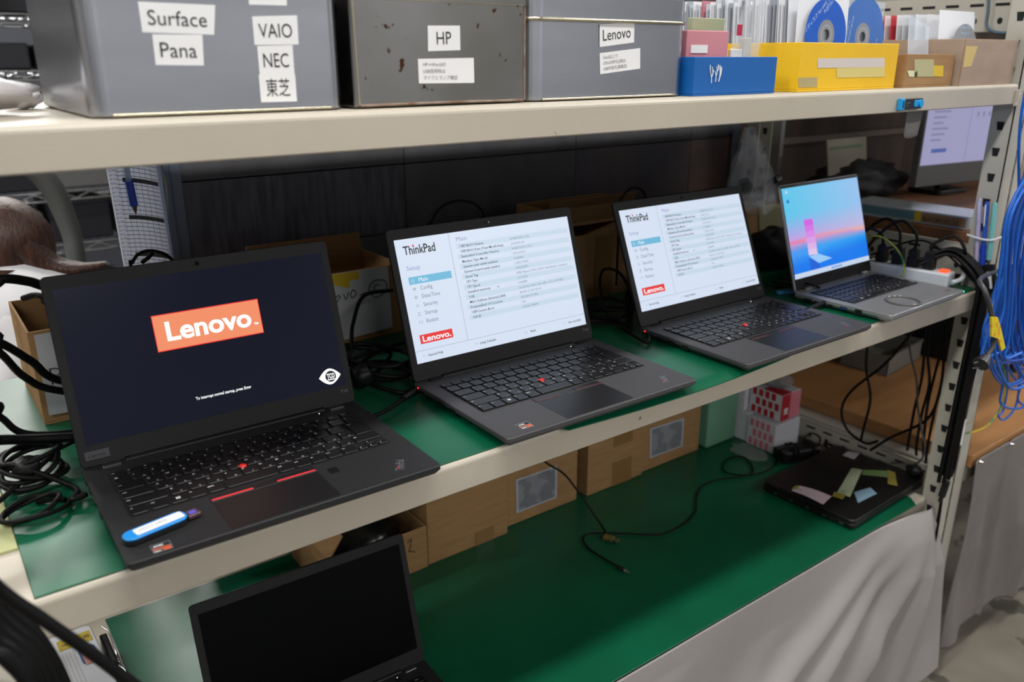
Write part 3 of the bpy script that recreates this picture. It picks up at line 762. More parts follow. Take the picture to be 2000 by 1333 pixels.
T2 = tin(X(693, 200), X(1026, 188), Z(850, -3), .25, tinr, .003, 'dented tin box with rusty edges, middle of the three tins', rust=True, lid_z=None)
T3 = tin(X(1031, 190), X(1338, 182), Z(1200, -8), .26, tinm, .020, 'smooth tin box with a beaded lid, right of the rusty tin', lid_z=Z(1200, 36))
m = M(); z = Z(850, 0)-H1; w_ = (X(1026, 188)-X(693, 200))/2
m.box(-w_-.002, w_+.002, -.127, .127, z-.002, z+.008, tinr, .001, .004); m.build('lid', T2)
sticker(T1, [(269, 3), (420, 10), (418, 68), (278, 63)], YF, ['Surface'], fill=.82)
sticker(T1, [(297, 67), (395, 68), (398, 128), (304, 127)], YF, ['Pana'], fill=.75)
sticker(T1, [(484, -40), (560, -40), (560, 11), (486, 9)], YF, [' . '])
sticker(T1, [(492, 32), (580, 30), (583, 87), (497, 88)], YF, ['VAIO'], fill=.75)
sticker(T1, [(502, 90), (571, 88), (575, 145), (507, 146)], YF, ['NEC'], fill=.72)
sticker(T1, [(505, 146), (576, 145), (580, 198), (510, 200)], YF, ['\u6771\u829d'], fill=.66)
sticker(T2, [(835, 50), (898, 50), (899, 98), (836, 100)], YF, ['HP'], fill=.45)
sticker(T2, [(816, 115), (925, 113), (926, 162), (818, 163)], YF, ['HP\u2192Win10\u306e', 'USB\u4f7f\u7528\u6642\u306f', '\u30de\u30a4\u30af\u3068\u30e9\u30f3\u30d7\u78ba\u8a8d'], tm=inkg, fill=.84)
sticker(T3, [(1171, 48), (1239, 43), (1238, 83), (1171, 92)], YF-.0005, ['Lenovo'], fill=.8)
sticker(T3, [(1171, 104), (1250, 94), (1250, 134), (1172, 145)], YF, ['Gen3\u4ee5\u4e0a\u3067', 'CPU10\u4e16\u4ee3\u4ee5\u964d\u306f', 'USB\u4f5c\u6210\u53ef(\u8981\u78ba\u8a8d)'], tm=inkg, fill=.84)

def open_box(x0, x1, y0, y1, z0, z1, m, label, name='carton', cat='box', th=.003, inner=None, group=None, rz=0, flaps=()):
    """open topped box with four walls and a bottom; origin at the base centre"""
    t = thing(name, ((x0+x1)/2, (y0+y1)/2, z0), rz, label, cat, group); w_, d_, h = (x1-x0)/2, (y1-y0)/2, z1-z0
    mm = M(); mi = inner or m
    mm.box(-w_, w_, -d_, d_, 0, th, m)
    mm.box(-w_, w_, -d_, -d_+th, th, h, m, .0006); mm.box(-w_, w_, d_-th, d_, th, h, m, .0006)
    mm.box(-w_, -w_+th, -d_+th, d_-th, th, h, m, .0006); mm.box(w_-th, w_, -d_+th, d_-th, th, h, m, .0006)
    e = .0003
    mm.quad((-w_+th+e, d_-th-e, th), (w_-th-e, d_-th-e, th), (w_-th-e, d_-th-e, h-.001), (-w_+th+e, d_-th-e, h-.001), mi)
    mm.build('walls', t)
    for side, length, ang in flaps:
        f = M(); f.box(-(w_ if side in 'fb' else d_)+.002, (w_ if side in 'fb' else d_)-.002, 0, length, -.0015, .0015, mi, .0005)
        o = f.build('flap', t); a = R(ang)
        o.location = {'f': (0, -d_, h), 'b': (0, d_, h), 'l': (-w_, 0, h), 'r': (w_, 0, h)}[side]
        o.rotation_euler = {'f': (-a, 0, PI), 'b': (a, 0, 0), 'l': (a, 0, PI/2), 'r': (a, 0, -PI/2)}[side]
        if side == 'f': o.rotation_euler = (a, 0, PI)
    return t

# blue box with its white emblem
bluem = mat('blue_card', (14, 92, 168), .38); YB = .020
bx0, bx1 = X(1353, 178, YB), X(1512, 176, YB)
B = open_box(bx0, bx1, YB, YB+.075, H1, Z(1430, 111, YB), bluem, 'blue cardboard tray with a white branching emblem', 'blue_box', 'box', .002)
m = M()
def E(u, v): p = at(u, v, y=YB-.0006)-Vector(B.location); return (p.x, p.y, p.z)
for pl in [[(1389.4, 162.4), (1389.4, 152.0), (1387.4, 138.0), (1387.4, 127.0)], [(1389.8, 150.4), (1392.4, 143.0), (1391.0, 131.0)], [(1392.2, 144.0), (1394.0, 137.0)], [(1397.4, 160.0), (1398.4, 150.0), (1396.6, 139.4)], [(1398.2, 149.0), (1400.6, 140.0), (1400.0, 130.0)], [(1400.4, 140.4), (1403.0, 134.0), (1402.6, 126.0)], [(1403.4, 159.6), (1405.6, 152.0), (1408.2, 143.6), (1409.8, 131.6)], [(1405.6, 151.0), (1406.0, 140.0), (1405.0, 128.0)], [(1406.4, 148.0), (1407.2, 140.0), (1407.8, 128.0)]]:
    m.tube([E(*p) for p in pl], .00062, white, seg=6, n=5)
m.build('emblem', B, label='white branching emblem')
pinkm = mat('pink_card', (196, 128, 140), .6)
t = thing('pink_carton', (X(1375, 100, .05), .056, H1+.0026), R(-4), 'small pink carton standing in the blue tray', 'box')
m = M(); m.box(-.038, .038, -.012, .016, 0, .078, pinkm, .001); m.build('body', t); 
m = M(); m.box(-.03, .0, -.0128, -.0121, .05, .06, white); m.build('label', t)
o = M().box(X(1352, 80, .075), X(1415, 80, .075), .076, .086, H1+.0025, H1+.098, mat('pale_green_card', (150, 158, 128), .7), .001, .002).build('folded_leaflet'); tag(o, 'pale green leaflet standing behind the pink carton', 'leaflet')
def crumple(name, label, c, rx, ry, rz, m, seed, amp=.25, nu=28, nv=18, solid=0, cat='bag', flat=0):
    mm = M()
    def fn(u, v):
        a = 2*PI*u; b = PI*v; d = Vector((math.sin(b)*math.cos(a), math.sin(b)*math.sin(a), math.cos(b)))
        k = 1+amp*noise.noise(d*2.3+Vector((seed, 0, 0)))+amp*.5*abs(noise.noise(d*6+Vector((0, seed, 0))))
        p = Vector((c[0]+rx*d.x*k, c[1]+ry*d.y*k, c[2]+rz*d.z*k)); p.z = max(p.z, c[2]-rz*.999)
        return tuple(p)
    mm.grid(fn, nu, nv, m); o = mm.build(name); tag(o, label, cat); return o
bagm = mat('bag_film', (216, 220, 226), .12, alpha=.30, spec=.9, bump=.6, bscale=20)
t = thing('parts_bag', (X(1440, 100, .05)+.004, .05, H1+.003), 0, 'clear resealable bag of small white parts standing in the blue tray', 'bag')
m = M()
def bagf(y):
    def fn(u, v): 
        lean = .03*v; wid = .034*(1-.25*v)
        return (-wid+2*wid*u+lean, y*math.sin(PI*u)*(1-v)+.003*noise.noise(Vector((u*4, v*4, y*50))), .118*v+.012*u*v)
    return fn
m.grid(bagf(-.010), 12, 12, bagm); m.grid(bagf(.010), 12, 12, bagm); m.build('film', t)
m = M(); m.box(-.020, .004, -.003, .003, .003, .055, white, .001, .002); m.box(.006, .022, -.002, .004, .003, .070, mat('pale_part', (190, 186, 176), .5), .001); m.box(-.016, -.012, -.0045, -.0035, .02, .04, ink); m.build('contents', t)
m = M(); m.box(-.022, -.012, -.012, -.0112, .072, .086, mat('crimson', (176, 22, 60), .5)); m.build('tab', t)

# yellow box with its two rows of disc sleeves
yelm = mat('yellow_card', (234, 188, 14), .5, c2=(226, 178, 10), nscale=6); YY = .018
yx0, yx1 = X(1556, 176, YY), X(1738, 172, YY); yz = Z(1650, 84, YY)
Yb = open_box(yx0, yx1+.010, YY, YY+.42, H1, yz, yelm, 'long yellow cardboard box filled with disc sleeves', 'yellow_box', 'box', .003)
m = M(); pale = mat('blur_label', (205, 196, 190), .7); pale2 = mat('blur_label_yellow', (212, 196, 120), .7)
for cs, mt in (([(1597, 114), (1728, 113), (1728, 131), (1597, 133)], pale), ([(1634, 133), (1728, 131), (1728, 150), (1634, 152)], pale2), ([(1559, 152), (1596, 151), (1596, 170), (1560, 171)], mat('blur_label_grey', (172, 158, 112), .7))):
    m.add([tuple(at(u, v, y=YY-.0004)-Vector(Yb.location)) for u, v in reversed(cs)], [(0, 1, 2, 3)], mt)
m.build('label', Yb, label='pale blank label patches')
slv = [mat('sleeve_white', (222, 224, 230), .7), mat('sleeve_clear', (170, 176, 186), .25, alpha=.8), mat('sleeve_grey', (186, 190, 200), .45), mat('sleeve_pink', (186, 120, 132), .6)]
SLM = {}
def sleeve_mesh(mt, h, w_=.124, th=.0013):
    k = (mt.name, h, th, w_)
    if k not in SLM: SLM[k] = M().box(-w_/2, w_/2, 0, th, 0, h, mt, .0002).mesh('disc_sleeve')
    return SLM[k]
def put_top(me, name, loc, rot, label, cat, group):
    o = bpy.data.objects.new(name, me); col.objects.link(o); o.location = loc; o.rotation_euler = rot; return tag(o, label, cat, group)
random.seed(11); y = YY+.024
for k in range(64):
    mt = slv[[0, 0, 2, 1, 0, 2, 1, 0][random.randrange(8)]] if k not in (30, 31, 52) else slv[3]
    h = .125+random.uniform(-.004, .003)
    put_top(sleeve_mesh(mt, round(h, 3)), 'disc_sleeve', (yx0+.068+random.uniform(-.0015, .0015), y, H1+.0045), (R(-2-random.uniform(0, 3)), 0, 0), 'thin disc sleeve packed on edge in the left row of the yellow box', 'disc sleeve', 'disc sleeves in the left row of the yellow box')
    y += .0045+random.uniform(0, .0018)
discb = mat('disc_blue', (18, 84, 186), .3, c2=(24, 92, 196)); discl = mat('disc_blue_pale', (62, 110, 186), .3); dsil = mat('disc_silver', (188, 190, 196), .2, .7); dtxt = mat('disc_text', (170, 196, 232), .5)
def disc(loc, rot, label, mt, lines, r=.059):
    m = M(); m.disc((0, -.0006, 0), r, mt, 48, .0205); m.disc((0, -.0006, 0), .0205, dsil, 32, .0075); m.disc((0, -.0009, 0), .014, glassy, 24, .0115); m.disc((0, .0006, 0), r, dsil, 48, .0075)
    m.add([(q*math.cos(2*PI*k/48), yy, q*math.sin(2*PI*k/48)) for q, yy in ((r, -.0006), (r, .0006)) for k in range(48)], [(k, (k+1) % 48, 48+(k+1) % 48, 48+k) for k in range(48)], mt)
    for s, ang, rr, sz, off in lines:
        m2 = Matrix.Rotation(R(-ang), 4, 'Y'); m.T = m2; m.text(s, off, -.0008, rr, sz, dtxt, 'xz', bold=.01, anchor='c'); m.T = Matrix()
    o = m.build('compact_disc', keep=True); o.location = loc; o.rotation_euler = rot; return tag(o, label, 'disc')
s1x = yx0+.069
m = M(); m.box(-.062, .062, 0, .0014, 0, .126, slv[0], .0003)
o = m.build('disc_sleeve', keep=True); o.location = (s1x, YY+.0125, Z(1620, 68)-.068); o.rotation_euler = (R(-3), R(1), 0); tag(o, 'foremost white sleeve of the yellow box with a blue disc showing', 'disc sleeve')
disc((s1x+.002, YY+.0105, Z(1620, 68)), (R(-3), R(1), 0), 'bright blue disc in the front white sleeve of the yellow box', discb,
     [('\u30ea\u30ab\u30d0\u30ea\u30c7\u30a3\u30b9\u30af for 64\u30d3\u30c3\u30c8\u7248', 42, .034, .0075, -.004), ('FUJITSU', 42, .026, .0075, .026), ('Recovery Data Disc 1/2', 42, -.030, .004, -.01), ('Windows 64bit', 42, -.037, .004, .0)], .050)
m = M(); m.box(-.058, .058, 0, .0012, 0, .128, mat('sleeve_film', (205, 214, 226), .12, alpha=.35), .0002)
o = m.build('disc_sleeve', keep=True); o.location = (s1x+.122, YY+.028, H1+.0045); o.rotation_euler = (R(-2), R(3), 0); tag(o, 'clear film sleeve at the front right of the yellow box', 'disc sleeve')
disc((s1x+.122, YY+.0260, Z(1708, 72)), (R(-2), R(8), 0), 'pale blue disc in the clear sleeve of the yellow box', discl, [('1234567890 ABCDEF', 84, .034, .005, 0), ('ABCDEF 12', 84, .042, .005, 0), ('123456789', 84, -.042, .004, 0)])
y = YY+.036
for k in range(9):
    put_top(sleeve_mesh(slv[(k*3) % 3], .12, .116), 'disc_sleeve', (s1x+.1240, y, H1+.0045), (R(-3), 0, 0), 'thin disc sleeve behind the clear one in the right row of the yellow box', 'disc sleeve', 'disc sleeves in the right row of the yellow box')
    y += .012

# small brown box and the wrapped brown box
YS = .020
b5 = open_box(X(1763, 172, YS), X(1862, 172, YS)-.012, YS, YS+.12, H1, Z(1800, 106, YS), card, 'small open brown box with a yellow tape scrap, right of yellow box', 'carton', 'box', .003, cardin)
m = M()
for cs, mt in (([(1786, 116), (1824, 116), (1824, 150), (1786, 150)], mat('blur_label_beige', (176, 172, 130), .7)), ([(1772, 138), (1792, 138), (1792, 150), (1776, 150)], mat('note_pale', (214, 214, 170), .7)), ([(1824, 128), (1843, 128), (1842, 150), (1824, 149)], tape_y)):
    m.add([tuple(at(u, v, y=YS-.0005)-Vector(b5.location)) for u, v in reversed(cs)], [(0, 1, 2, 3)], mt)
m.build('label', b5, label='pale label with yellow tape')
o = M().box(-.035, .035, 0, .002, 0, .100, mat('sleeve_film', (205, 214, 226), .12)).build('disc_sleeve', keep=True); o.location = (X(1800, 100, .05), .05, H1+.014); o.rotation_euler = (R(-14), R(14), 0); tag(o, 'tilted clear sleeve leaning out of the small brown box', 'disc sleeve')
YW = .012
b6 = open_box(X(1868, 172, YW)+.004, 1.896, YW, YW+.30, H1, Z(1900, 76, YW), card, 'brown box wrapped in shiny clear film at the right end of top shelf', 'carton', 'box', .003, cardin)
w_, d_, h = (1.896-X(1868, 172, YW)-.004)/2, .15, Z(1900, 76, YW)-H1
m = M(); film = mat('wrap_film', (225, 225, 225), .10, alpha=.22, spec=.9, bump=.7, bscale=18)
m.grid(lambda u, v: (-w_-.001+(2*w_+.002)*u, -d_-.0015-.001*noise.noise(Vector((u*5, v*5, 0))), h*v), 16, 12, film); m.grid(lambda u, v: (-w_-.0015, d_*.6-(d_*1.6)*u, h*v), 14, 10, film)
m.build('wrap', b6, label='crinkled clear film')
m = M(); m.quad((-w_+.006, -d_-.0006, .030), (-w_+.034, -d_-.0006, .032), (-w_+.046, -d_-.0006, .065), (-w_+.004, -d_-.0006, .065), tape_y); m.build('tape', b6, label='yellow tape patch')
random.seed(5)
for k in range(13):
    yy = .07+.012*k; mt = [slv[0], slv[0], slv[2], mat('sleeve_red', (196, 60, 72), .6)][0 if k < 5 else (3 if k in (8, 10) else (k % 3))]
    if k in (0, 2): continue
    put_top(sleeve_mesh(mt, .118), 'disc_sleeve', (1.825-.003*k if k < 4 else 1.80, yy, H1+.004), (R(-5), 0, 0), 'thin sleeve standing in the film wrapped brown box', 'disc sleeve', 'disc sleeves in the wrapped brown box')
o = M().box(-.062, .062, 0, .0014, 0, .122, slv[0], .0003).build('disc_sleeve', keep=True); o.location = (1.766, .055, H1+.004); o.rotation_euler = (R(-6), 0, 0); tag(o, 'front white sleeve with a grey disc in the wrapped brown box', 'disc sleeve')
disc((1.776, .0505, H1+.058), (R(-6), 0, 0), 'grey disc showing in the wrapped brown box', mat('disc_grey', (150, 154, 160), .3, .3), [('Drivers Disc', 0, .038, .0075, 0), ('Windows 10', 0, .028, .006, 0)], .046)

# usb stick stuck on the front lip of the top shelf
t = thing('usb_stick', (at(1774, 200, y=-.001).x, -.0008, at(1774, 213, y=-.001).z), 0, 'black and blue usb stick fixed to the front lip of the top shelf', 'usb stick')
m = M(); m.T = Matrix.Rotation(R(90), 4, 'X'); m.box(-.030, .036, .0, .0165, 0, .006, mat('usb_black', (24, 26, 30), .35), .001, .004); m.T = Matrix(); m.text('ADATA', -.017, -.0064, .0088, .0036, mat('usb_grey', (120, 124, 130), .5)); m.text('USB 3.2', -.017, -.0064, .0048, .0026, mat('usb_grey', (120, 124, 130), .5)); m.build('body', t)
cy = mat('cyan_plastic', (22, 150, 214), .4)
m = M(); m.T = Matrix.Rotation(R(90), 4, 'X'); m.box(-.033, -.022, -.0008, .0172, -.0002, .0078, cy, .001, .001); m.T = Matrix(); m.box(-.0295, -.0250, -.0084, -.0080, .003, .0135, mat('cyan_dark', (8, 70, 120), .5)); m.build('cap', t, label='bright blue cap')
m = M(); m.T = Matrix.Rotation(R(90), 4, 'X'); m.box(.008, .030, .003, .0135, .004, .0072, cy, .0006, .003); m.T = Matrix(); m.cyl((.0255, -.006, .0083), (.0255, -.0095, .0083), .0062, cy, 20); m.build('slider', t, label='bright blue slider')
# plastic bag at the far left of the top shelf
wbag = mat('white_bag', (206, 202, 204), .25, bump=.4, bscale=30, spec=.8)
p = at(60, 205, z=H1)
crumple('plastic_bag', 'white crumpled plastic bag lying left of the largest tin', (.195, .15, H1+.019), .095, .05, .019, wbag, 3, .22)
crumple('plastic_bag', 'small shiny plastic wrapper against the side of the largest tin', (.296, .235, H1+.010), .016, .022, .010, wbag, 8, .25)

# ================================================================ cartons and cables behind the laptops
def cab(pts, r=.0028, label='black power cable', group=None, m=None, cat='cable', name='power_cable', n=8, seg=8, closed=False, extra=None):
    mm = M(); mm.tube(pts, r, m or cable, seg=seg, n=n, closed=closed)
    if extra: extra(mm)
    o = mm.build(name); return tag(o, label, cat, group)
def coil(c, rx, ry, turns, ang, seed, h=.012, jit=.12, start=0, zr=.004):
    """points of a loosely wound flat coil about c"""
    rnd = random.Random(seed); out = []; n = int(turns*10); ca, sa = math.cos(ang), math.sin(ang); ph = rnd.uniform(0, 6)
    for k in range(n+1):
        a = start+2*PI*k/10; q = 1+jit*math.sin(a*.37+ph)+rnd.uniform(-jit, jit)*.35
        x, y = rx*q*math.cos(a), ry*q*math.sin(a)
        z = c[2]+h*(.5+.5*math.sin(a*.41+ph*2))+zr*math.sin(a*1.3)
        out.append((c[0]+x*ca-y*sa, c[1]+x*sa+y*ca, max(z, .0035+(c[2] if c[2] < -.1 else 0)*0)))
    return out

A = open_box(.272, .60, .398, .572, .0004, .125, card, 'open cardboard box with a pinned sheet behind the left laptop', 'carton', 'box', .003, cardin)
m = M(); pw = Vector(A.location)
sh = [at(66, 655, y=.396)-pw, at(165, 640, y=.396)-pw, at(190, 800, y=.396)-pw, at(96, 812, y=.396)-pw]
sh[1].x = .08-.10; sh[2].x = .08-.10
m.add([tuple(p+Vector((0, -.0005*k, 0))) for k in (0, 1) for p in sh], [(3, 2, 1, 0), (4, 5, 6, 7)], mat('sheet_grey', (176, 178, 182), .7))
m.text('P', sh[0].x+.008, -.0985, .055, .034, ink, 'xz', bold=-.02); m.build('paper_sheet', A, label='grey paper sheet with a pen mark')
# things in and over that box
m = M(); m.T = Matrix.Translation((.375, .475, .1262))@Euler((0, 0, R(10))).to_matrix().to_4x4(); m.box(-.06, .075, -.085, .06, -.0, .016, black, .002, .004); m.T = Matrix()
o = m.build('battery_pack'); tag(o, 'flat black device resting on top of the left open carton', 'device')
cab([(.300, .43, .020), (.300, .43, .10), (.318, .42, .150), (.34, .40, .1), (.35, .42, .02)], .004, 'black cable standing in the left open carton', 'cables in the left carton')
cab([(.33, .44, .02), (.325, .45, .11), (.345, .43, .145), (.37, .42, .12), (.38, .43, .02)], .004, 'black cable standing in the left open carton', 'cables in the left carton')
cab([at(45, 583, y=.46), at(70, 577, y=.44), at(100, 585, y=.42), (.40, .43, .10), (.42, .43, .03)], .0038, 'black cable hooked over the rim of the left carton', n=8)
cab([(-.42-.03*0, 0.24, -.985), (-.34-.02*0, 0.24, -.3), (-.02, 0.280, at(-60, 560, y=.28).z+.02), at(-60, 560, y=.28), at(0, 545, y=.28), at(55, 550, y=.30), at(95, 562, y=.31), (.38, .33, .15), (.46, .34, .05), (.50, .33, .006)], .0055, 'thick black cable entering from the left at carton height')
cab([(-.42-.03*1, 0.26, -.985), (-.34-.02*1, 0.26, -.3), (-.02, 0.250, at(-60, 655, y=.25).z+.02), at(-60, 655, y=.25), at(0, 670, y=.26), at(60, 705, y=.28), at(125, 745, y=.29), (.40, .31, .05), (.47, .32, .008)], .0048, 'black cable crossing the paper on the left carton, upper one')
cab([(-.42-.03*2, 0.28, -.985), (-.34-.02*2, 0.28, -.3), (-.02, 0.240, at(-60, 660, y=.24).z+.02), at(-60, 660, y=.24), at(0, 690, y=.25), at(50, 738, y=.27), at(125, 765, y=.28), (.42, .30, .03), (.50, .30, .008)], .0042, 'black cable crossing the left carton below the upper one')
cab([(-.42-.03*3, 0.30, -.985), (-.34-.02*3, 0.30, -.3), (-.02, 0.220, at(-50, 790, y=.22).z+.02), at(-50, 790, y=.22), at(0, 815, y=.24), at(70, 850, y=.25), (.36, .26, .03), (.44, .28, .008), (.5, .3, .006)], .0040, 'black cable dropping to the mat left of the nearest laptop')
cab([(-.42-.03*4, 0.32, -.985), (-.34-.02*4, 0.32, -.3), (-.02, 0.210, at(-60, 868, y=.21).z+.02), at(-60, 868, y=.21), at(0, 860, y=.22), at(70, 858, y=.24), (.33, .245, .03), (.42, .27, .010)], .0055, 'thick black cable lying level left of the nearest laptop')
# the wound cable at the left
cab([(.20, .20, .006)]+coil((.238, .235, .012), .030, .030, 4.6, .4, 4, .026)+[(.262, .19, .012), (.270, .168, .009), (.262, .155, .008), (.272, .1545, .009), (.2765, .156, .009)], .0030, 'wound black charger cable on the mat left of the nearest laptop')
cab(coil((.226, .155, .006), .030, .022, 2.2, .2, 9, .006), .0026, 'thin black cable looped flat at the left end of the mat')
crumple('cable_plug', 'black plug block in the wound cable at the left end of the mat', (.232, .215, .030), .014, .012, .012, black, 5, .2, 18, 12, cat='plug')
cab([(.262, .262, .02), (.30, .27, .025), (.34, .28, .012), (.40, .29, .006)], .0024, 'thin black cable running behind the nearest laptop')
tag(M().box(.157, .2045, .10, .61, -.0017, .0012, mat('pale_green_strip', (176, 180, 128), .6), .0004).build('tape_strip'), 'pale yellow green strip along the left end of the mat', 'tape')

# carton between the first two laptops
Bc = open_box(.62, .83, .458, .60, .0018, Z(700, 528, .458), card, 'open cardboard box with a handwritten sheet between first two laptops', 'carton', 'box', .003, cardin, flaps=(('b', .03, 80),))
m = M(); pw = Vector(Bc.location)
cs = [(600, 543), (757, 520), (766.6, 639), (610, 681)]; P = [at(u, v, y=.4565)-pw for u, v in cs]
m.add([tuple(p+Vector((0, -.0006*k, 0))) for k in (0, 1) for p in P], [(3, 2, 1, 0), (4, 5, 6, 7)], mat('sheet_white', (196, 198, 204), .75, bump=.3, bscale=14)); m.build('paper_sheet', Bc, label='white handwritten paper sheet')
m = M(); q = [at(u, v, y=.4555)-pw for u, v in ((640, 538), (700, 529.5), (702, 545), (683, 549), (682, 563), (650, 557))]
m.add([tuple(p) for p in q][::-1], [tuple(range(6))], tape_y); m.build('tape', Bc, label='torn yellow tape')
m = M(); G = lambda u, v: tuple(at(u, v, y=.4552)-pw)
def pen(pl, r=.0007, cl=False): m.tube([G(*p) for p in pl], r, ink, seg=6, n=6, closed=cl)
pen([(657, 590), (663, 583), (664, 579), (660, 578), (656, 583), (656, 588), (660, 591)]); pen([(671, 575), (676, 585), (681, 571)]); pen([(690, 566), (685, 574), (687, 582), (693, 579), (695, 571), (690, 566)]); pen([(702, 577), (716, 571)])
pen([(741, 558), (735, 556), (731, 564), (735, 571), (742, 569)]); pen([(739, 547), (729, 550), (721, 562), (724, 574), (735, 581), (748, 574), (756, 562), (752, 549)], cl=True)
pen([(628, 596), (633, 585), (640, 584), (641, 596)]); m.build('handwriting', Bc)
# carton between second and third laptop, with a smaller one on it
Cc = open_box(1.04, 1.36, .418, .60, .0018, .128, card, 'brown carton standing between the second and third laptops', 'carton', 'box', .003, cardin)
m = M(); m.box(.03, .075, -.0925, -.0915, .0, .12, tape); m.build('tape', Cc)
m = M(); m.box(-.16, .16, -.02, .09, .1283, .130, cardin, .0004); m.build('flap', Cc)
o = open_box(1.17, 1.40, .49, .59, .1330, .168, card, 'low open carton on top of the carton between two laptops', 'carton', 'box', .003, cardin, flaps=(('f', .02, 60),))
C4 = open_box(1.46, 1.80, .46, .60, .0018, .115, card, 'brown carton with a khaki note behind the third laptop', 'carton', 'box', .003, cardin)
m = M(); pw = Vector(C4.location); P = [at(u, v, y=.4585)-pw for u, v in ((1482, 402), (1534, 396), (1526, 455), (1483, 461))]
m.add([tuple(p+Vector((0, -.0005*k, 0))) for k in (0, 1) for p in P], [(3, 2, 1, 0), (4, 5, 6, 7)], mat('note_khaki', (140, 138, 104), .7))
m.text('HP', P[3].x+.010, -.0718, P[3].z+.038, .020, ink, 'xz', bold=-.01); m.text('\u2461', P[3].x+.018, -.0718, P[3].z+.012, .018, ink, 'xz', bold=-.01); m.build('note', C4, label='khaki handwritten note')
# clear hanging bag with dark parts
m = M(); bc = at(1485, 330, y=.45)
def hb(s):
    def fn(u, v):
        wd = .018+.062*min(1, v*1.5); y = .45+s*(.004+.030*math.sin(PI*u)*v)+.006*noise.noise(Vector((u*5, v*6, s)))
        return (1.700+(u-.45)*2*wd*.75+.06*v*u, y, .300-.170*v-.02*math.sin(PI*u)*v)
    return fn
t = thing('parts_bag', (0, 0, 0), 0, 'clear plastic bag of dark parts hanging behind the third laptop', 'bag')
m.grid(hb(-1), 20, 20, bagm); m.grid(hb(1), 20, 20, bagm); m.build('film', t)
m = M(); dk = mat('dark_part', (38, 42, 50), .35)
for k in range(7): m.T = Matrix.Translation((1.69+.016*k*(k % 2)+.008*k, .452, .150+.012*(k % 3)))@Euler((k, k*2, .3*k)).to_matrix().to_4x4(); m.box(-.017, .017, -.008, .008, -.011, .011, dk, .002, .003)
m.T = Matrix(); m.build('contents', t)
crumple('plastic_bag', 'flat clear plastic bag lying on the carton behind third laptop', (1.50, .50, .130), .04, .03, .012, bagm, 12, .35)
for k, (x, y, z, a, b_, c_) in enumerate(((1.53, .50, .1245, .07, .03, .008), (1.60, .49, .126, .05, .04, .010))):
    pass
m = M(); m.T = Matrix.Translation((1.62, .51, .1165))@Matrix.Rotation(.3, 4, 'Z'); m.box(-.06, .05, -.03, .03, 0, .022, black, .003, .006); m.T = Matrix()
tag(m.build('power_adapter'), 'black adapter lying on the carton behind the third laptop', 'adapter')
# things on the shelf between third and silver laptop
bl = mat('blue_pouch', (22, 84, 170), .5, bump=.3, bscale=20)
crumple('blue_pouch', 'blue pouch lying between the third and the silver laptop', (1.715, .255, .0205), .05, .045, .019, bl, 21, .2)
crumple('black_pouch', 'black pouch heaped above the blue one beside the silver laptop', (1.72, .365, .046), .08, .045, .044, mat('black_cloth', (16, 16, 18), .8), 22, .3)
m = M(); m.T = Matrix.Translation((1.500, .19, .0022))@Matrix.Rotation(-.5, 4, 'Z'); m.box(-.020, .020, -.007, .007, 0, .006, mat('usb_lightblue', (70, 150, 206), .35), .001, .005); m.box(.020, .030, -.005, .005, .001, .005, silver); m.T = Matrix()
m2 = m.build('usb_stick'); m2.location = at(1540, 573, z=.0022); tag(m2, 'pale blue usb stick lying left of the silver laptop hinge', 'usb stick')
for k in range(4):
    cab([(1.52+.02*k, .25, .006+.005*k), (1.56, .22-.02*k, .012+.006*k), (1.62, .20-.008*k, .010), (1.70, .22, .006+.003*k)], .0022, 'black cable in the tangle left of the silver laptop', 'cables left of the silver laptop')
cab([at(1525, 612, z=.012), at(1545, 618, z=.014), (1.532, .11, .012), (1.5275, .13, .010)], .0050, 'thick black cable plugged into the left side of silver laptop')

# coiled leads between the laptops
gl = 'coiled leads between the laptops'
cab([(.650, .255, .01)]+coil((.690, .285, .010), .034, .050, 4.4, .5, 31, .030)+[(.67, .22, .010), (.690, .205, .006), (.72, .22, .006)], .0031, 'coiled black lead between the nearest and second laptop')
cab([(.60, .34, .02), (.648, .30, .035), (.675, .33, .075), (.72, .38, .100), (.78, .40, .095)], .0031, 'black lead arching in front of the handwritten sheet')
cab([(.66, .30, .02), (.70, .315, .03), (.76, .33, .030), (.82, .33, .01)], .0033, 'straight black lead leaving the coil behind second laptop')
m = M(); m.tube([(.50, .22, .004), (.585, .165, .006), (.622, .160, .007), (.655, .172, .008), (.680, .186, .009)], .0026, cable); m.tube([(.672, .182, .009), (.699, .1955, .0092)], .0044, black, raw=True, seg=10)
tag(m.build('power_cable'), 'black lead plugged into the left side of the second laptop', 'cable')
crumple('cable_knot', 'dark velcro knot tying the leads by the second laptop', (.655, .265, .020), .016, .014, .016, black, 33, .3, 16, 10, cat='cable tie')
cab([(1.11, .36, .01)]+coil((1.155, .300, .010), .030, .050, 2.6, .35, 41, .020)+[(1.12, .22, .010), (1.105, .155, .008), (1.125, .166, .009), (1.1315, .176, .0098)], .0029, 'coiled black lead plugged into the third laptop')
cab([(1.130, .27, .012), (1.150, .315, .055), (1.175, .335, .082), (1.192, .31, .078), (1.185, .27, .045), (1.150, .235, .020), (1.13, .215, .010)], .0029, 'black loop standing up left of the third laptop')
cab([(1.128, .22, .012), (1.17, .27, .040), (1.20, .29, .060), (1.17, .26, .030), (1.125, .21, .010)], .0029, 'narrow black loop leaning toward the third laptop lid')
for k in range(4):
    cab([(1.03, .33-.02*k, .008+.004*k), (1.07, .30-.015*k, .016+.003*k), (1.12, .285-.01*k, .012), (1.15, .25, .006)], .0026, 'black lead strand between second and third laptop', 'lead strands behind the second laptop')
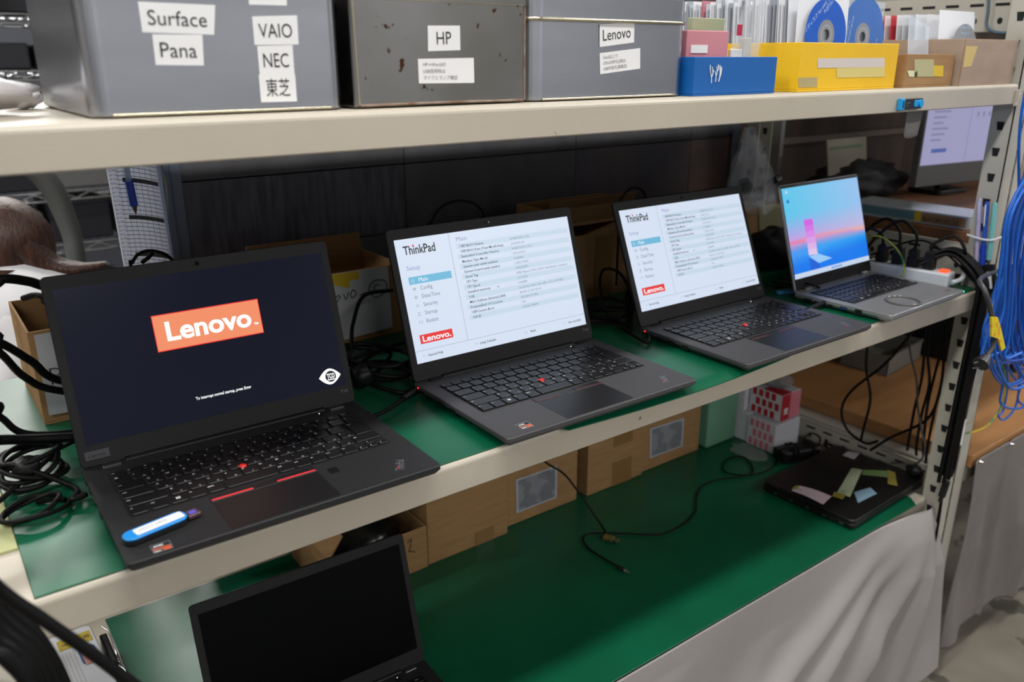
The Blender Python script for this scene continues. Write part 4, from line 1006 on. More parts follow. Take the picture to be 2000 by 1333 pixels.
m = M(); m.cyl((1.085, .345, .0016), (1.085, .345, .045), .006, black, 10); m.ball((1.085, .345, .047), .0055, mat('white_tip', (200, 200, 200), .4)); tag(m.build('stylus'), 'short black post with pale tip beside the second laptop', 'post')
# arches of cable seen over the lids
for (pts, lb) in (([(257, 530), (258, 515), (270, 497), (292, 490), (320, 496), (340, 512), (350, 530)], 'thin black cable arching over the nearest laptop lid'),
                  ([(834, 460), (842, 434), (862, 405), (893, 393), (925, 397), (943, 415), (945, 440)], 'thin black cable arching over the second laptop lid'),
                  ([(1210, 405), (1214, 388), (1228, 371), (1243, 367), (1257, 374), (1262, 392), (1263, 410)], 'thin black cable arching over the third laptop lid')):
    P = [at(u, v, y=.33) for u, v in pts]; P = [(P[0].x, .33, .05)]+P+[(P[-1].x, .33, .05)]
    cab(P, .0021, lb)
cab([at(277, 513, y=.35), at(290, 503, y=.345), at(298, 494, y=.34)], .0026, 'short black cable end behind the nearest laptop lid')

# ================================================================ chart and pen hanging at the left back
t = thing('paper_chart', (.46, .56, .10), 0, 'white gridded paper chart hanging beside the grey partition edge', 'chart')
m = M(); m.T = Matrix.Translation((-.46, -.56, -.10)); cx0, cx1 = .423, .490; cz0, cz1 = .138, .345
pf = lambda u, v: (cx0+(cx1-cx0)*u-.004*v, .55+.012*(1-(2*u-1)**2)*.3-.0, cz0+(cz1-cz0)*v-.012*u*u)
m.grid(pf, 10, 12, mat('chart_paper', (232, 234, 242), .8, sheer=.5)); m.grid(lambda u, v: tuple(Vector(pf(1-u, v))+Vector((0, .0012, 0))), 10, 12, mat('chart_paper', (232, 234, 242), .8, sheer=.5)); m.build('sheet', t)
m = M(); m.T = Matrix.Translation((-.46, -.56, -.10))
gl_ = mat('chart_line', (84, 88, 100), .8)
lp = lambda u, v: tuple(Vector(pf(u, v))-Vector((0, .0008, 0)))
for k in range(34): m.grid(lambda a, b_, k=k: lp(.16+.82*a, (k+.5)/34+.004*b_), 8, 1, gl_)
for k in range(7): m.grid(lambda a, b_, k=k: lp(.20+.11*k+.006*a, b_), 1, 12, gl_)
for vv in (.155, .42, .68): m.grid(lambda a, b_, vv=vv: tuple(Vector(lp(.28+.70*a, vv+.03*b_))-Vector((0, .0004, 0))), 8, 1, mat('chart_bar', (82, 82, 86), .8))
for k in range(32): m.text(['Jan 12', 'Q-481', 'N-22', 'A-107'][k % 4], *lp(.03, (k+.6)/34), .0040, inkg, 'xz', res=1)
m.build('printed_grid', t)
t = thing('ballpoint_pen', at(252, 340, y=.545), 0, 'clear blue ballpoint pen hanging in front of the paper chart', 'pen')
o_ = Vector(t.location); g = lambda u, v: Vector(at(u, v, y=.545))-o_
m = M(); m.tube([g(246, 322), g(252, 356)], .0042, mat('pen_clear', (150, 180, 222), .15, alpha=.6), raw=True, seg=12); m.build('barrel', t)
m = M(); m.tube([g(252, 354), g(262, 402)], .0056, mat('pen_blue', (16, 66, 190), .4), raw=True, seg=12); m.build('grip', t, label='blue rubber grip')
m = M(); m.tube([g(262, 402), g(266, 419)], lambda q: .0042*(1-q)+.0006, silver, raw=True, seg=12); m.build('tip', t)
cab([at(309, 300, y=.585), at(312, 330, y=.585), at(322, 365, y=.585), at(324, 420, y=.585), at(316, 470, y=.585), at(312, 540, y=.585)], .0045, 'grey cable hanging along the partition edge', m=mat('grey_cable', (150, 154, 150), .5))
cab([at(305, 300, y=.60), at(315, 380, y=.60), at(326, 470, y=.60), at(333, 540, y=.60)], .0040, 'blue cable hanging along the partition edge', m=mat('blue_cable_dull', (50, 84, 160), .5))
tag(M().box(.492, .4985, .575, .64, .02, .36, mat('folder_pale', (150, 166, 190), .6), .001).build('ring_binder'), 'pale blue board standing on edge next to the partition frame', 'board')

# usb stick lying on the palmrest of the nearest laptop
t = thing('usb_stick', (*at(318, 1034, z=.0165).xy, .01585), R(11), 'light blue usb stick with white label on the nearest laptop palmrest', 'usb stick')
ub = mat('usb_skyblue', (30, 140, 222), .35)
m = M(); m.box(-.037, .024, -.0095, .0095, 0, .0075, mat('usb_body_black', (20, 22, 26), .4), .001, .0085); m.build('body', t)
m = M(); m.box(-.037, .024, -.0095, .0095, .0045, .0082, ub, .001, .0085); m.build('cover', t, label='sky blue cover')
m = M(); m.box(-.026, .021, -.0062, .0062, .0082, .0086, labelm, 0, .002); m.text('Win11 24H2', -.022, -.001, .0087, .0052, mat('label_ink', (150, 150, 156), .7), 'xy'); m.build('label', t, label='white paper label')
m = M(); m.box(.024, .037, -.006, .006, .0015, .006, mat('usb_plug_brown', (112, 90, 92), .3, .7), .0008, .001); m.box(.027, .034, -.0035, .0035, .006, .0061, mat('usb_glint', (90, 84, 190), .3)); m.build('plug', t)

# ================================================================ lowest shelf
ZL = H2+.0008
g4 = 'brown cartons on the lowest shelf'
Ca = open_box(.868, 1.058, .472, .66, ZL, -.345, card, 'brown carton with a tape strip, second from left on lowest shelf', 'carton', 'box', .003, cardin)
Cb = open_box(.665, .864, .468, .66, ZL, -.400, card, 'low open carton with a pen mark holding a black bag', 'carton', 'box', .003, cardin, flaps=(('l', .05, 125),))
m = M(); pw = Vector(Cb.location)
for pl in ([(796, 1062), (803, 1054), (800, 1076), (797, 1077)], [(797, 1077), (811, 1079)]): m.tube([tuple(at(u, v, y=.4674)-pw) for u, v in pl], .0008, ink, seg=6, n=4)
m.build('pen_mark', Cb)
m = M(); m.box(.015, .06, -.0955, -.0948, 0, .03, tape); m.build('tape', Ca)
crumple('black_bag', 'black plastic bag stuffed in the low open carton', (.765, .56, -.432), .078, .075, .054, mat('black_bag', (10, 11, 12), .25, bump=.5, bscale=20), 41, .2)
mos = mat('carton_label', (132, 134, 140), .6, c2=(112, 114, 120), nscale=30, lo=.45, hi=.5)
def lcarton(x0, x1, y0, ztop, label, lab=None, tp=None):
    t = thing('carton', ((x0+x1)/2, y0+.085, ZL), 0, label, 'box'); w_ = (x1-x0)/2; h = ztop-ZL
    m = M(); m.box(-w_, w_, -.085, .085, 0, h, card, .0015, 0); m.box(-w_+.002, -.001, -.085, .085, h, h+.0015, cardin); m.build('body', t)
    if lab:
        P = [at(u, v, y=y0-.0012)-Vector(t.location) for u, v in lab]; mm = M()
        mm.add([tuple(p) for p in P], [(3, 2, 1, 0)], mat('label_rim', (176, 182, 196), .5))
        c = sum(P, Vector())/4; mm.add([tuple(c+(p-c)*.92+Vector((0, -.0004, 0))) for p in P], [(3, 2, 1, 0)], mos); mm.build('label', t, label='grey blank shipping label')
    if tp:
        mm = M()
        for (a, b_, z0, z1) in tp: mm = M(); mm.box(a, b_, -.0856, -.0851, z0, z1, tape); mm.build('tape', t)
    return t
lcarton(1.062, 1.262, .490, -.255, 'carton with a grey blank label, left of the two labelled ones', [(1008, 938), (1088, 910), (1087, 972), (1009, 1003)])
lcarton(1.290, 1.462, .486, -.255, 'plain taped carton between the two labelled cartons on the lowest shelf', None, [(-.01, .05, 0, .060), (-.01, .05, .10, .16)])
lcarton(1.466, 1.668, .494, -.255, 'carton with a grey blank label beside the pale green block', [(1270, 838), (1336, 817), (1333, 872), (1269, 896)])
gf = mat('green_foam', (108, 158, 130), .8, c2=(98, 148, 120), nscale=6)
tag(M().box(1.690, 1.800, .485, .60, ZL, -.32, gf, .004, .006).build('foam_block'), 'pale green foam block standing right of the labelled cartons', 'block')
# small printed boxes
pw_, pr, pk, pg, pt = mat('pack_white', (204, 204, 212), .5), mat('pack_red', (176, 26, 44), .45), mat('pack_pink', (208, 120, 136), .5), mat('pack_green', (126, 186, 96), .5), mat('pack_teal', (90, 150, 150), .5)
def pack(x0, x1, y0, y1, z0, z1, label, style):
    t = thing('tissue_box', ((x0+x1)/2, (y0+y1)/2, z0), 0, label, 'box', 'small printed boxes on the lowest shelf'); w_, d_, h = (x1-x0)/2, (y1-y0)/2, z1-z0
    m = M(); m.box(-w_, w_, -d_, d_, 0, h, pw_, .001); m.build('body', t); m = M()
    e = .0005
    if style in ('red', 'pinkish'):
        c = pr if style == 'red' else pk; n = 5
        for r_ in range(3):
            for k in range(n):
                yc = -d_+(k+.5+(r_ % 2)*.4-.2)*2*d_/n; zc = h*(r_+.5)/3; a, b_ = d_/n*.66, h*.13
                if yc+a > d_ or yc-a < -d_: continue
                m.quad((-w_-e, yc+a, zc-b_), (-w_-e, yc-a, zc-b_), (-w_-e, yc-a, zc+b_), (-w_-e, yc+a, zc+b_), c)
        if style == 'red':
            m.box(-w_, -w_*.1, -d_-e, -d_, .001, h-.001, pr); m.box(-w_*.1, w_, -d_-e, -d_, .001, h-.001, pk); m.box(-w_, w_*.0, -d_, d_*.2, h, h+e, pr)
            m.text('\u9ea6', -w_*.75, -d_-.0009, h*.25, .020, white, 'xz', bold=.02)
    elif style == 'green':
        m.box(-w_*.55, w_*.1, -d_-e, -d_, .001, h-.001, mat('pack_brick', (164, 84, 88), .5)); m.box(w_*.1, w_*.75, -d_-e, -d_, .001, h-.001, pg)
        m.text('\u7dd1', -w_*.4, -d_-.0009, h*.35, .018, white, 'xz', bold=.02)
    else:
        m.box(-w_*.6, -w_*.35, -d_-e, -d_, h*.2, h*.85, mat('pack_text', (130, 134, 160), .6)); m.box(w_*.1, w_*.4, -d_-e, -d_, h*.3, h*.85, mat('pack_text', (130, 134, 160), .6))
        for k in range(3): m.quad((-w_-e, d_*(.8-.5*k), h*.2), (-w_-e, d_*(.5-.5*k), h*.2), (-w_-e, d_*(.5-.5*k), h*.8), (-w_-e, d_*(.8-.5*k), h*.8), pt)
    m.build('print', t)
zb = -.412
pack(1.805, 1.900, .452, .60, ZL, zb, 'white box with brick red and green panels, lower left of the small boxes', 'green')
pack(1.765+.04, 1.893, .470, .60, zb+.0008, -.338, 'white box with teal side print, upper left of the small boxes', 'teal')
pack(1.800, 1.898, .366, .448, ZL, zb-.002, 'white and pink patterned box at the bottom front of the small boxes', 'pinkish')
pack(1.822, 1.898, .372, .466, zb+.0008, -.340, 'red tiled box on top at the front of the small boxes', 'red')
crumple('plastic_bag', 'thin clear plastic wrap spread before the small printed boxes', (1.752, .40, ZL+.0075), .030, .045, .007, mat('thin_wrap', (225, 228, 232), .15, alpha=.10, spec=.8), 55, .45)
crumple('plastic_bag', 'grey plastic wrap heaped over the red tiled box', (1.86, .42, -.318), .030, .04, .02, mat('bag_grey', (150, 150, 156), .3, alpha=.45), 56, .4)
# power adapter with its cable
t = thing('power_adapter', (1.832, .322, ZL), R(-16), 'black laptop power adapter with wrapped cable on the green mat', 'adapter')
m = M(); m.box(-.055, .055, -.024, .024, .0, .029, black, .003, .006); m.build('body', t)
m = M()
for k, x in enumerate((-.03, -.018, .028)): m.tube([(x, -.026, .004), (x+.004, -.026, .027), (x+.008, -.012, .034), (x+.012, .012, .034), (x+.014, .027, .025), (x+.012, .027, .004)], .0024, cable, n=5)
m.tube([(.055, 0, .014), (.072, .006, .02), (.085, .02, .03), (.078, .04, .034), (.05, .035, .03)], .0024, cable); m.tube([(-.055, 0, .014), (-.075, -.01, .03), (-.06, -.03, .05), (-.03, -.02, .045), (-.02, .0, .034)], .0026, cable); m.build('cable', t)
cab([at(1620, 868, z=ZL+.004), at(1660, 880, z=ZL+.004), (1.875, .200, ZL+.006), (1.915, .30, ZL+.02), (1.925, .26, ZL+.02)], .0032, 'thick black plug lead between adapter and the closed laptop')

# usb leads on the mat
cab([at(1040, 880, y=.44), at(1068, 905, y=.44), at(1100, 925, y=.43), at(1125, 955, y=.42), at(1160, 1005, z=ZL+.03), at(1180, 1035, z=ZL+.008), at(1186, 1047, z=ZL+.007)], .0022, 'thin black usb lead dropping past the cartons to a metal plug', extra=lambda m: None)
t = thing('usb_plug', at(1190, 1056, z=ZL), R(-70), 'yellowed transparent usb plug on the green mat', 'plug')
m = M(); m.box(-.012, .009, -.0075, .0075, .0005, .009, mat('amber_plug', (126, 116, 60), .35, c2=(70, 66, 40), nscale=60), .001, .002); m.build('body', t)
m = M(); m.box(.009, .013, -.003, .003, .002, .007, mat('amber_plug', (126, 116, 60), .35)); m.box(.013, .021, -.006, .006, .002, .007, silver, .0004); m.build('connector', t)
pts = [(1208, 1108), (1180, 1092), (1150, 1072), (1139, 1053), (1148, 1044), (1175, 1042), (1230, 1043), (1290, 1044), (1335, 1025), (1358, 1000), (1360, 975), (1370, 952), (1400, 938), (1440, 932), (1470, 924), (1462, 900), (1440, 892), (1415, 902), (1414, 920), (1440, 928), (1480, 926), (1512, 912), (1518, 895), (1508, 872), (1490, 862), (1478, 862)]
P = [at(u, v, z=ZL+.003) for u, v in pts]
def plugx(m):
    a, b_ = at(1206, 1107, z=ZL+.004), at(1219, 1114, z=ZL+.004); m.tube([a, b_], .0038, black, raw=True, seg=10)
    c = at(1229, 1119, z=ZL+.004); m.tube([b_, b_+(c-b_)*.45], .0030, mat('plug_grey', (110, 108, 112), .4), raw=True, seg=10); m.tube([b_+(c-b_)*.45, c], .0016, silver, raw=True)
cab(P, .0019, 'long thin black lead curling across the green mat to a small barrel plug', extra=plugx)

# closed laptop with the paper notes
t = thing('closed_laptop', (1.785, .163, ZL), R(2), 'closed black laptop with taped paper notes on its lid, right end', 'laptop')
m = M(); m.box(-.153, .150, -.112, .112, .002, .014, black, .002, .010, .003); 
for k in range(9): m.box(-.1536, -.153, -.09+.02*k, -.08+.02*k, .006, .010, hole_m if k % 2 else silver)
m.build('base', t)
m = M(); lidm = mat('lid_black', (17, 17, 18), .38, bump=.03, bscale=60); m.box(-.153, .150, -.112, .112, .0146, .024, lidm, .002, .012, .001); m.build('lid', t)
m = M(); m.cyl((-.11, .112, .012), (.11, .112, .012), .006, black, 12); m.build('hinge', t)
o_ = Vector(t.location)
nt_p = mat('note_pink', (206, 184, 196), .7); nt_g = mat('note_green', (178, 190, 156), .7); nt_b = mat('note_blue', (128, 160, 182), .7); nt_y = mat('tape_olive', (142, 132, 58), .5); nt_g2 = mat('note_green_dark', (112, 140, 84), .6)
def note(px, mt, label, curl=0, name='paper_note', text=None, lift=0):
    zt = ZL+.0246; P = [at(u, v, z=zt+lift) for u, v in px]; m = M(); th = .0007
    def fn(u, v):
        p = P[0].lerp(P[1], u).lerp(P[3].lerp(P[2], u), v); return (p.x, p.y, p.z+curl*math.sin(PI*u)*.5+curl*.4*u*u)
    m.grid(fn, 8, 3, mt); m.grid(lambda u, v: (lambda q: (q[0], q[1], q[2]-.0004))(fn(1-u, v)), 8, 3, mt)
    if text:
        ex = (P[1]-P[0]).normalized(); ey = Vector((-ex.y, ex.x, 0))
        if (P[0]-P[3]).dot(ey) < 0: ey = -ey; 
        m.T = Matrix(((ex.x, ey.x, 0, P[3].x), (ex.y, ey.y, 0, P[3].y), (0, 0, 1, P[3].z+curl*.6+.0006), (0, 0, 0, 1))); m.text(text, .006, .006, 0, .009, inkg, 'xy'); m.T = Matrix()
    o = m.build(name); tag(o, label, 'note')
note([(1562, 949), (1624, 972), (1607, 988), (1546, 959)], nt_p, 'pale pink curled note at the front left of the closed laptop', .006, text='12/5')
note([(1663, 915), (1684, 919), (1660, 972), (1634, 964)], nt_g, 'pale green upright strip note with writing on the closed laptop', .002, text='OK')
note([(1685, 918), (1742, 921), (1738, 934), (1684, 928)], nt_g2, 'dark green note strip toward the back of the closed laptop', .001)
note([(1668, 962), (1700, 953), (1713, 965), (1676, 983)], nt_b, 'light blue square note at the front of the closed laptop', .001)
for px, lb in (([(1630, 961), (1652, 967), (1646, 976), (1625, 970)], 'olive tape piece holding the pale green strip'), ([(1733, 918), (1748, 924), (1753, 950), (1734, 946)], 'olive tape piece at the right of the dark green note'), ([(1549, 952), (1558, 948), (1560, 955), (1546, 957)], 'small olive tape corner on the pink note')):
    note(px, nt_y, lb, .0006, 'tape_piece', lift=.0012)
note([(1656, 882), (1680, 886), (1668, 898), (1645, 890)], mat('note_greywhite', (170, 166, 170), .7), 'greyish white note near the hinge of the closed laptop', .001)

# clear box with labels at the left end of the lowest shelf
t = thing('plastic_case', (.255, .50, ZL), R(2), 'translucent plastic case with yellow label at the lower left', 'case')
m = M(); pc = mat('case_plastic', (196, 198, 202), .25, c2=(182, 184, 190), nscale=5, coat=.2); m.box(-.055, .040, -.16, .085, 0, .050, pc, .004, .010); m.build('body', t)
m = M(); m.box(-.056, .041, -.161, .086, .050, .058, pc, .002, .011); m.build('lid', t)
m = M(); m.box(-.012, .036, .040, .068, .0583, .0588, mat('label_mustard', (168, 146, 44), .6)); m.text('update \u7528', -.006, .050, .0590, .010, ink, 'xy', bold=.01); m.build('label', t, label='mustard handwritten label')
m = M(); m.box(.010, .034, -.018, .030, .0583, .0590, mat('sticker_blue', (52, 84, 120), .5), 0, .010); m.box(.0135, .0305, -.018, .024, .0590, .0593, mat('sticker_salmon', (176, 122, 112), .6)); m.text('No.7', .027, -.012, .0596, .009, ink, 'xy', rot=R(90)); m.build('sticker', t, label='blue rimmed salmon sticker')
m = M()
for k in range(6): m.box(-.022+.005*k, -.020+.005*k, -.10, .03, .0583, .0586, mat('print_faint', (172, 172, 172), .7))
m.build('faint_print', t)
for k, (yy, L_) in enumerate(((.50, .075), (.40, .06))):
    m = M(); m.tube([(.309, yy+L_, ZL+.052), (.315, yy+L_*.7, ZL+.050), (.314, yy, ZL+.040), (.314, yy-.01, ZL+.022), (.306, yy-.012, ZL+.012)], .0016, chrome); m.box(.302, .313, yy-.01, yy+L_, ZL, ZL+.040, black, .003)
    tag(m.build('binder_clip'), ['rear black clip with chrome wire arm beside the plastic case', 'front black clip with chrome wire arm beside the plastic case'][k], 'clip')
# thick leads hanging in front of the left end of the rack
fg = 'black leads hanging in front of the left end of the rack'
for k in range(5):
    a = [(.118+.0*k, -.03-.0128*k, .36), (.120, -.055-.0128*k, .26), at(-120, 1010+18*k, y=-.075-.0128*k), at(-10-4*k, 1165+22*k, y=-.080-.0128*k), at(70-14*k, 1245+10*k, y=-.085-.0128*k), at(125-16*k, 1345, y=-.090-.0128*k), at(165-18*k, 1480, y=-.095-.0128*k), at(180-18*k, 1800, y=-.095-.0128*k)]
    cab(a, .0062, 'thick black lead in the bunch hanging at the lower left corner', fg)
cab([(.105, -.10, .36), (.108, -.14, .26), at(-60, 1095, y=-.165), at(10, 1160, y=-.168), at(90, 1215, y=-.170), at(230, 1315, y=-.172), at(330, 1410, y=-.175), at(370, 1600, y=-.175)], .0044, 'single black lead crossing diagonally over the plastic case')

# ================================================================ right end: power strip, pens, leads
t = thing('power_strip', (1.842, .150, .0018), R(90+8), 'white power strip with black plugs behind the silver laptop', 'power strip')
ws = mat('strip_white', (206, 210, 216), .4)
m = M(); m.box(-.112, .060, -.022, .022, 0, .030, ws, .003, .004); m.build('body', t)
m = M(); m.box(-.105, -.088, -.010, .010, .030, .034, emis('orange_switch', (255, 84, 40), 1.6), .001, .001); m.build('switch', t, label='glowing orange switch')
m = M()
for k in range(4): m.box(-.062+.032*k-.010, -.062+.032*k+.010, -.012, .012, .030, .0304, mat('socket_grey', (150, 150, 150), .5))
m.build('socket', t)
ps_ = [(-.066, 0), (-.034, .002), (-.002, -.002), (.030, .002)]
rz = R(98); cs_, sn_ = math.cos(rz), math.sin(rz)
for k, (px, py) in enumerate(ps_):
    wx, wy = t.location.x+px*cs_-py*sn_, t.location.y+px*sn_+py*cs_
    m = M(); z0 = .0326; m.T = Matrix.Translation((wx, wy, z0))@Matrix.Rotation(rz, 4, 'Z'); m.box(-.011, .011, -.010, .010, 0, .020, black, .001, .003); m.prism([(-.009, -.008), (.009, -.008), (.009, .008), (-.009, .008)], .020, .038, black, .004)
    m.T = Matrix(); p = Vector((wx, wy, z0+.036))
    q = [[p, p+Vector((0, 0, .015)), p+Vector((.02, -.03, .035)), p+Vector((.022, -.055, .010)), (1.885, .035, .045), (1.886, .012, .022), (1.887, -.006, .008), (1.887, -.013, -.02), (1.880, -.014, -.12)],
         [p, p+Vector((0, .002, .03)), p+Vector((-.005, .035, .055)), p+Vector((-.015, .075, .02)), p+Vector((-.03, .10, -.03)), p+Vector((-.04, .12, -.058))],
         [p, p+Vector((.004, .01, .035)), p+Vector((.014, .05, .050)), p+Vector((.018, .10, .005)), p+Vector((.020, .13, -.05))],
         [p, p+Vector((-.004, .01, .025)), p+Vector((-.022, .04, .030)), p+Vector((-.040, .07, -.01)), p+Vector((-.050, .09, -.058))]][k]
    m.tube(q, .0032, cable)
    tag(m.build('power_plug'), ['black plug nearest the glowing switch of the power strip', 'second black plug from the glowing switch, its lead arching back', 'third black plug from the glowing switch on the power strip', 'farthest black plug on the white power strip'][k], 'plug')
cab([(1.81, .24, .03), (1.812, .22, .072), (1.818, .18, .088), (1.822, .135, .060), (1.812, .115, .020), (1.806, .15, .006)], .0018, 'green and yellow earth wire curving in front of the power strip', m=mat('earth_wire', (150, 160, 60), .5, c2=(60, 140, 70), nscale=16, lo=.48, hi=.52))
tag(M().tube([(1.851, .034, .014), (1.872, .026, .020), (1.892, .030, .034), (1.899, .034, .045)], .0050, ws).build('power_cable'), 'white thick lead leaving the front of the power strip', 'cable')
cab([(1.845, .21, .04), (1.862, .12, .085), (1.872, .06, .062), (1.882, .02, .028), (1.8865, -.010, .0), (1.884, -.012, -.045), (1.874, -.010, -.09)], .0022, 'thin black lead drooping over the end of the middle shelf')
g5 = 'thick black leads bundled over the right end of the middle shelf'
for k in range(7):
    l_, i_ = k//4, k % 4; xx = 1.864+.0088*i_+.0044*l_; o1 = .0088*l_
    prof = [(.10, .040, 0, 1), (.06, .066, 0, 1), (.022, .052, -.7, .7), (-.010, .015, -1, .2), (-.0125, -.06, -1, 0), (-.012, -.16, -1, 0), (-.0115, -.27, -1, 0), (-.011, -.36, -1, 0), (-.011, -.42+.012*i_, -1, 0)]
    cab([(xx-.03*(q == 0)+.0022*max(0, q-4)*(i_-1.2), y_+ny*o1, z_+nz*o1) for q, (y_, z_, ny, nz) in enumerate(prof)], .0041, 'thick black lead in the bunch going over the right end of the middle shelf', g5)
crumple('cable_tie', 'black velcro tie around the leads at the right end of shelf', (1.897, -.015, -.012), .019, .014, .016, mat('velcro', (20, 20, 21), .95), 61, .12, 20, 12, cat='cable tie')
for k, (x, y, z) in enumerate(((1.885, -.012, -.445), (1.902, -.012, -.400))):
    m = M(); m.T = Matrix.Translation((x, y, z))@Euler((.1, .2*(1-2*k), .3)).to_matrix().to_4x4(); m.box(-.009, .009, -.007, .007, -.02, .018, black, .002, .003); m.box(-.005, .005, -.004, .004, -.032, -.02, black, .001, .001); m.T = Matrix()
    tag(m.build('plug_end'), ['lower black plug end hanging in front of the right post', 'upper black plug end hanging in front of the right post'][k], 'plug')
cab([(1.902, -.012, -.385), (1.908, -.014, -.28), (1.915, -.016, -.16), (1.922, -.018, -.02), (1.918, -.016, .03)], .0028, 'black lead with a white tag hanging down the right post', extra=lambda m: m.box(1.903, 1.911, -.0190, -.0172, -.345, -.285, labelm, .0003))
cab([(1.890, -.008, -.46), (1.893, -.010, -.56), (1.888, -.010, -.70), (1.884, -.008, -.82)], .0030, 'dark lead running down behind the hanging cloth edge')
# leads hanging between the racks, behind the right end plate gap
g6 = 'black leads hanging under the middle shelf at the right'
hang = [([(1695, 668), (1692, 720), (1700, 780), (1686, 840), (1681, 862)], 1.875), ([(1790, 640), (1730, 710), (1665, 762), (1644, 800), (1655, 840), (1690, 866), (1715, 862)], 1.875),
        ([(1776, 640), (1778, 690), (1790, 740), (1792, 790), (1800, 840), (1806, 880), (1790, 905), (1740, 905)], 1.88), ([(1810, 625), (1806, 680), (1800, 740), (1786, 800), (1775, 860), (1772, 880)], 1.875), ([(1818, 622), (1812, 690), (1815, 750), (1800, 810), (1790, 870), (1790, 890)], 1.885),
        ([(1840, 615), (1838, 680), (1826, 730), (1812, 790), (1805, 850), (1803, 890)], 1.89), ([(1852, 612), (1845, 670), (1840, 740), (1826, 800), (1812, 870), (1808, 905)], 1.893), ([(1835, 618), (1860, 680), (1838, 760), (1810, 820), (1740, 855), (1700, 880)], 1.895)]
for k, (px, xx) in enumerate([(p, 1.866+.0068*i) for i, (p, _) in enumerate(hang)]): cab([at(u, v, x=xx) for u, v in px], .0031 if k != 2 else .0022, 'black lead hanging below the right end of the middle shelf', g6, m=cable if k != 2 else mat('grey_lead', (60, 58, 56), .5))
crumple('cable_knot', 'dark heap of plugs at the foot of the hanging leads', (1.922, .075, -.450), .014, .018, .014, black, 71, .35, 20, 12, cat='plug')
# three pens in a zip tie on the post
def penb(px0, px1, r, mt, label, clip, grip=None, tipm=silver, yoff=0):
    xx = 1.898; a = at(*px0, x=xx); b_ = at(*px1, x=xx); a.x = b_.x = xx
    t = thing('ballpoint_pen', b_, 0, label, 'pen', 'pens tied to the right post'); o_ = Vector(b_); L_ = (a-b_); q = lambda s: tuple(L_*s)
    m = M(); m.tube([q(.10), q(.97), q(1.0)], lambda s: r if s < .9 else r*.7, mt, raw=True, seg=12); m.build('barrel', t)
    m = M(); m.tube([q(0), q(.10)], lambda s: r*.25+r*.65*s, tipm, raw=True, seg=10); m.build('tip', t)
    m = M(); c = Vector((-.0055, 0, 0)); m.tube([Vector(q(.66))+c, Vector(q(.95))+c, Vector(q(.97))], .0012, clip, raw=True, seg=6); m.build('clip', t)
    if grip: m = M(); m.tube([q(.12), q(.40)], r*1.15, grip, raw=True, seg=12); m.build('grip', t)
penb((1914, 388), (1906, 525), .0046, mat('pen_lilac', (178, 172, 206), .35), 'pale lilac pen, left of the three tied to the post', mat('pen_lilac', (178, 172, 206), .35))
penb((1928, 394), (1917, 532), .0044, mat('pen_bluebarrel', (40, 84, 178), .25), 'blue pen with clear tip, middle of the three tied to the post', white, grip=mat('pen_blue', (16, 66, 190), .4))
penb((1944, 396), (1930, 520), .0050, mat('pen_mint', (116, 184, 180), .35), 'mint green pen, right of the three tied to the post', mat('pen_mint', (116, 184, 180), .35))
P = [(1.893, .040, .106), (1.8905, .02, .103), (1.8905, .0, .102), (1.895, -.012, .104), (1.93, -.016, .108)]
tag(M().tube(P, .0018, white, flat=1.3).build('zip_tie'), 'white zip tie holding the three pens to the post', 'zip tie')
t = thing('usb_adapter', at(1932, 546, x=1.893), 0, 'black adapter with a white label hanging beside the pens', 'adapter')
m = M(); m.T = Euler((R(-14), 0, 0)).to_matrix().to_4x4(); m.box(-.005, .005, -.0135, .0095, -.026, .030, black, .002, .003); m.build('body', t)
m = M(); m.T = Euler((R(-14), 0, 0)).to_matrix().to_4x4(); m.box(-.0056, -.0051, -.007, .001, -.018, .016, labelm); m.build('label', t, label='white strip label')
# yellow tagged lead with its plug, earth wire
t = thing('power_cable', (1.93, -.05, -.10), 0, 'black lead with yellow tape flag and plug at the right post', 'cable'); o_ = Vector(t.location)
m = M(); m.tube([Vector(p)-o_ for p in [(1.896, -.030, .045), at(1915, 545, y=-.15), at(1924, 570, y=-.185), at(1936, 610, y=-.187), at(1944, 650, y=-.189), at(1940, 675, y=-.189), at(1928, 695, y=-.189)]], .0038, mat('grey_lead2', (62, 62, 64), .45)); m.build('wire', t)
m = M(); P = [Vector(p)-o_ for p in [at(1937, 620, y=-.193), at(1949, 620, y=-.193), at(1955, 640, y=-.193), at(1964, 680, y=-.193), at(1957, 686, y=-.193), at(1950, 662, y=-.193), at(1937, 658, y=-.193)]]
m.add([tuple(p+Vector((0, k*.003, 0))) for k in (0, 1) for p in P], [(6, 5, 4, 3, 2, 1, 0), (7, 8, 9, 10, 11, 12, 13)]+[(i, (i+1) % 7, 7+(i+1) % 7, 7+i) for i in range(7)], mat('yellow_flag', (232, 206, 24), .5, c2=(226, 150, 40), nscale=120, lo=.55, hi=.6)); m.build('flag', t, label='bright yellow tape flag')
m = M(); a, b_, c = [Vector(p)-o_ for p in (at(1930, 693, y=-.189), at(1915, 712, y=-.189), at(1902, 715, y=-.189))]; m.tube([a, a.lerp(b_, .4), b_], lambda s: .004+.009*s, mat('plug_darkgrey', (40, 41, 44), .4), raw=True, seg=12); m.tube([b_+Vector((0, 0, .004)), c+Vector((0, 0, .005))], .0014, silver, raw=True); m.tube([b_-Vector((0, 0, .004)), c-Vector((0, 0, .004))], .0014, silver, raw=True); m.build('plug', t)
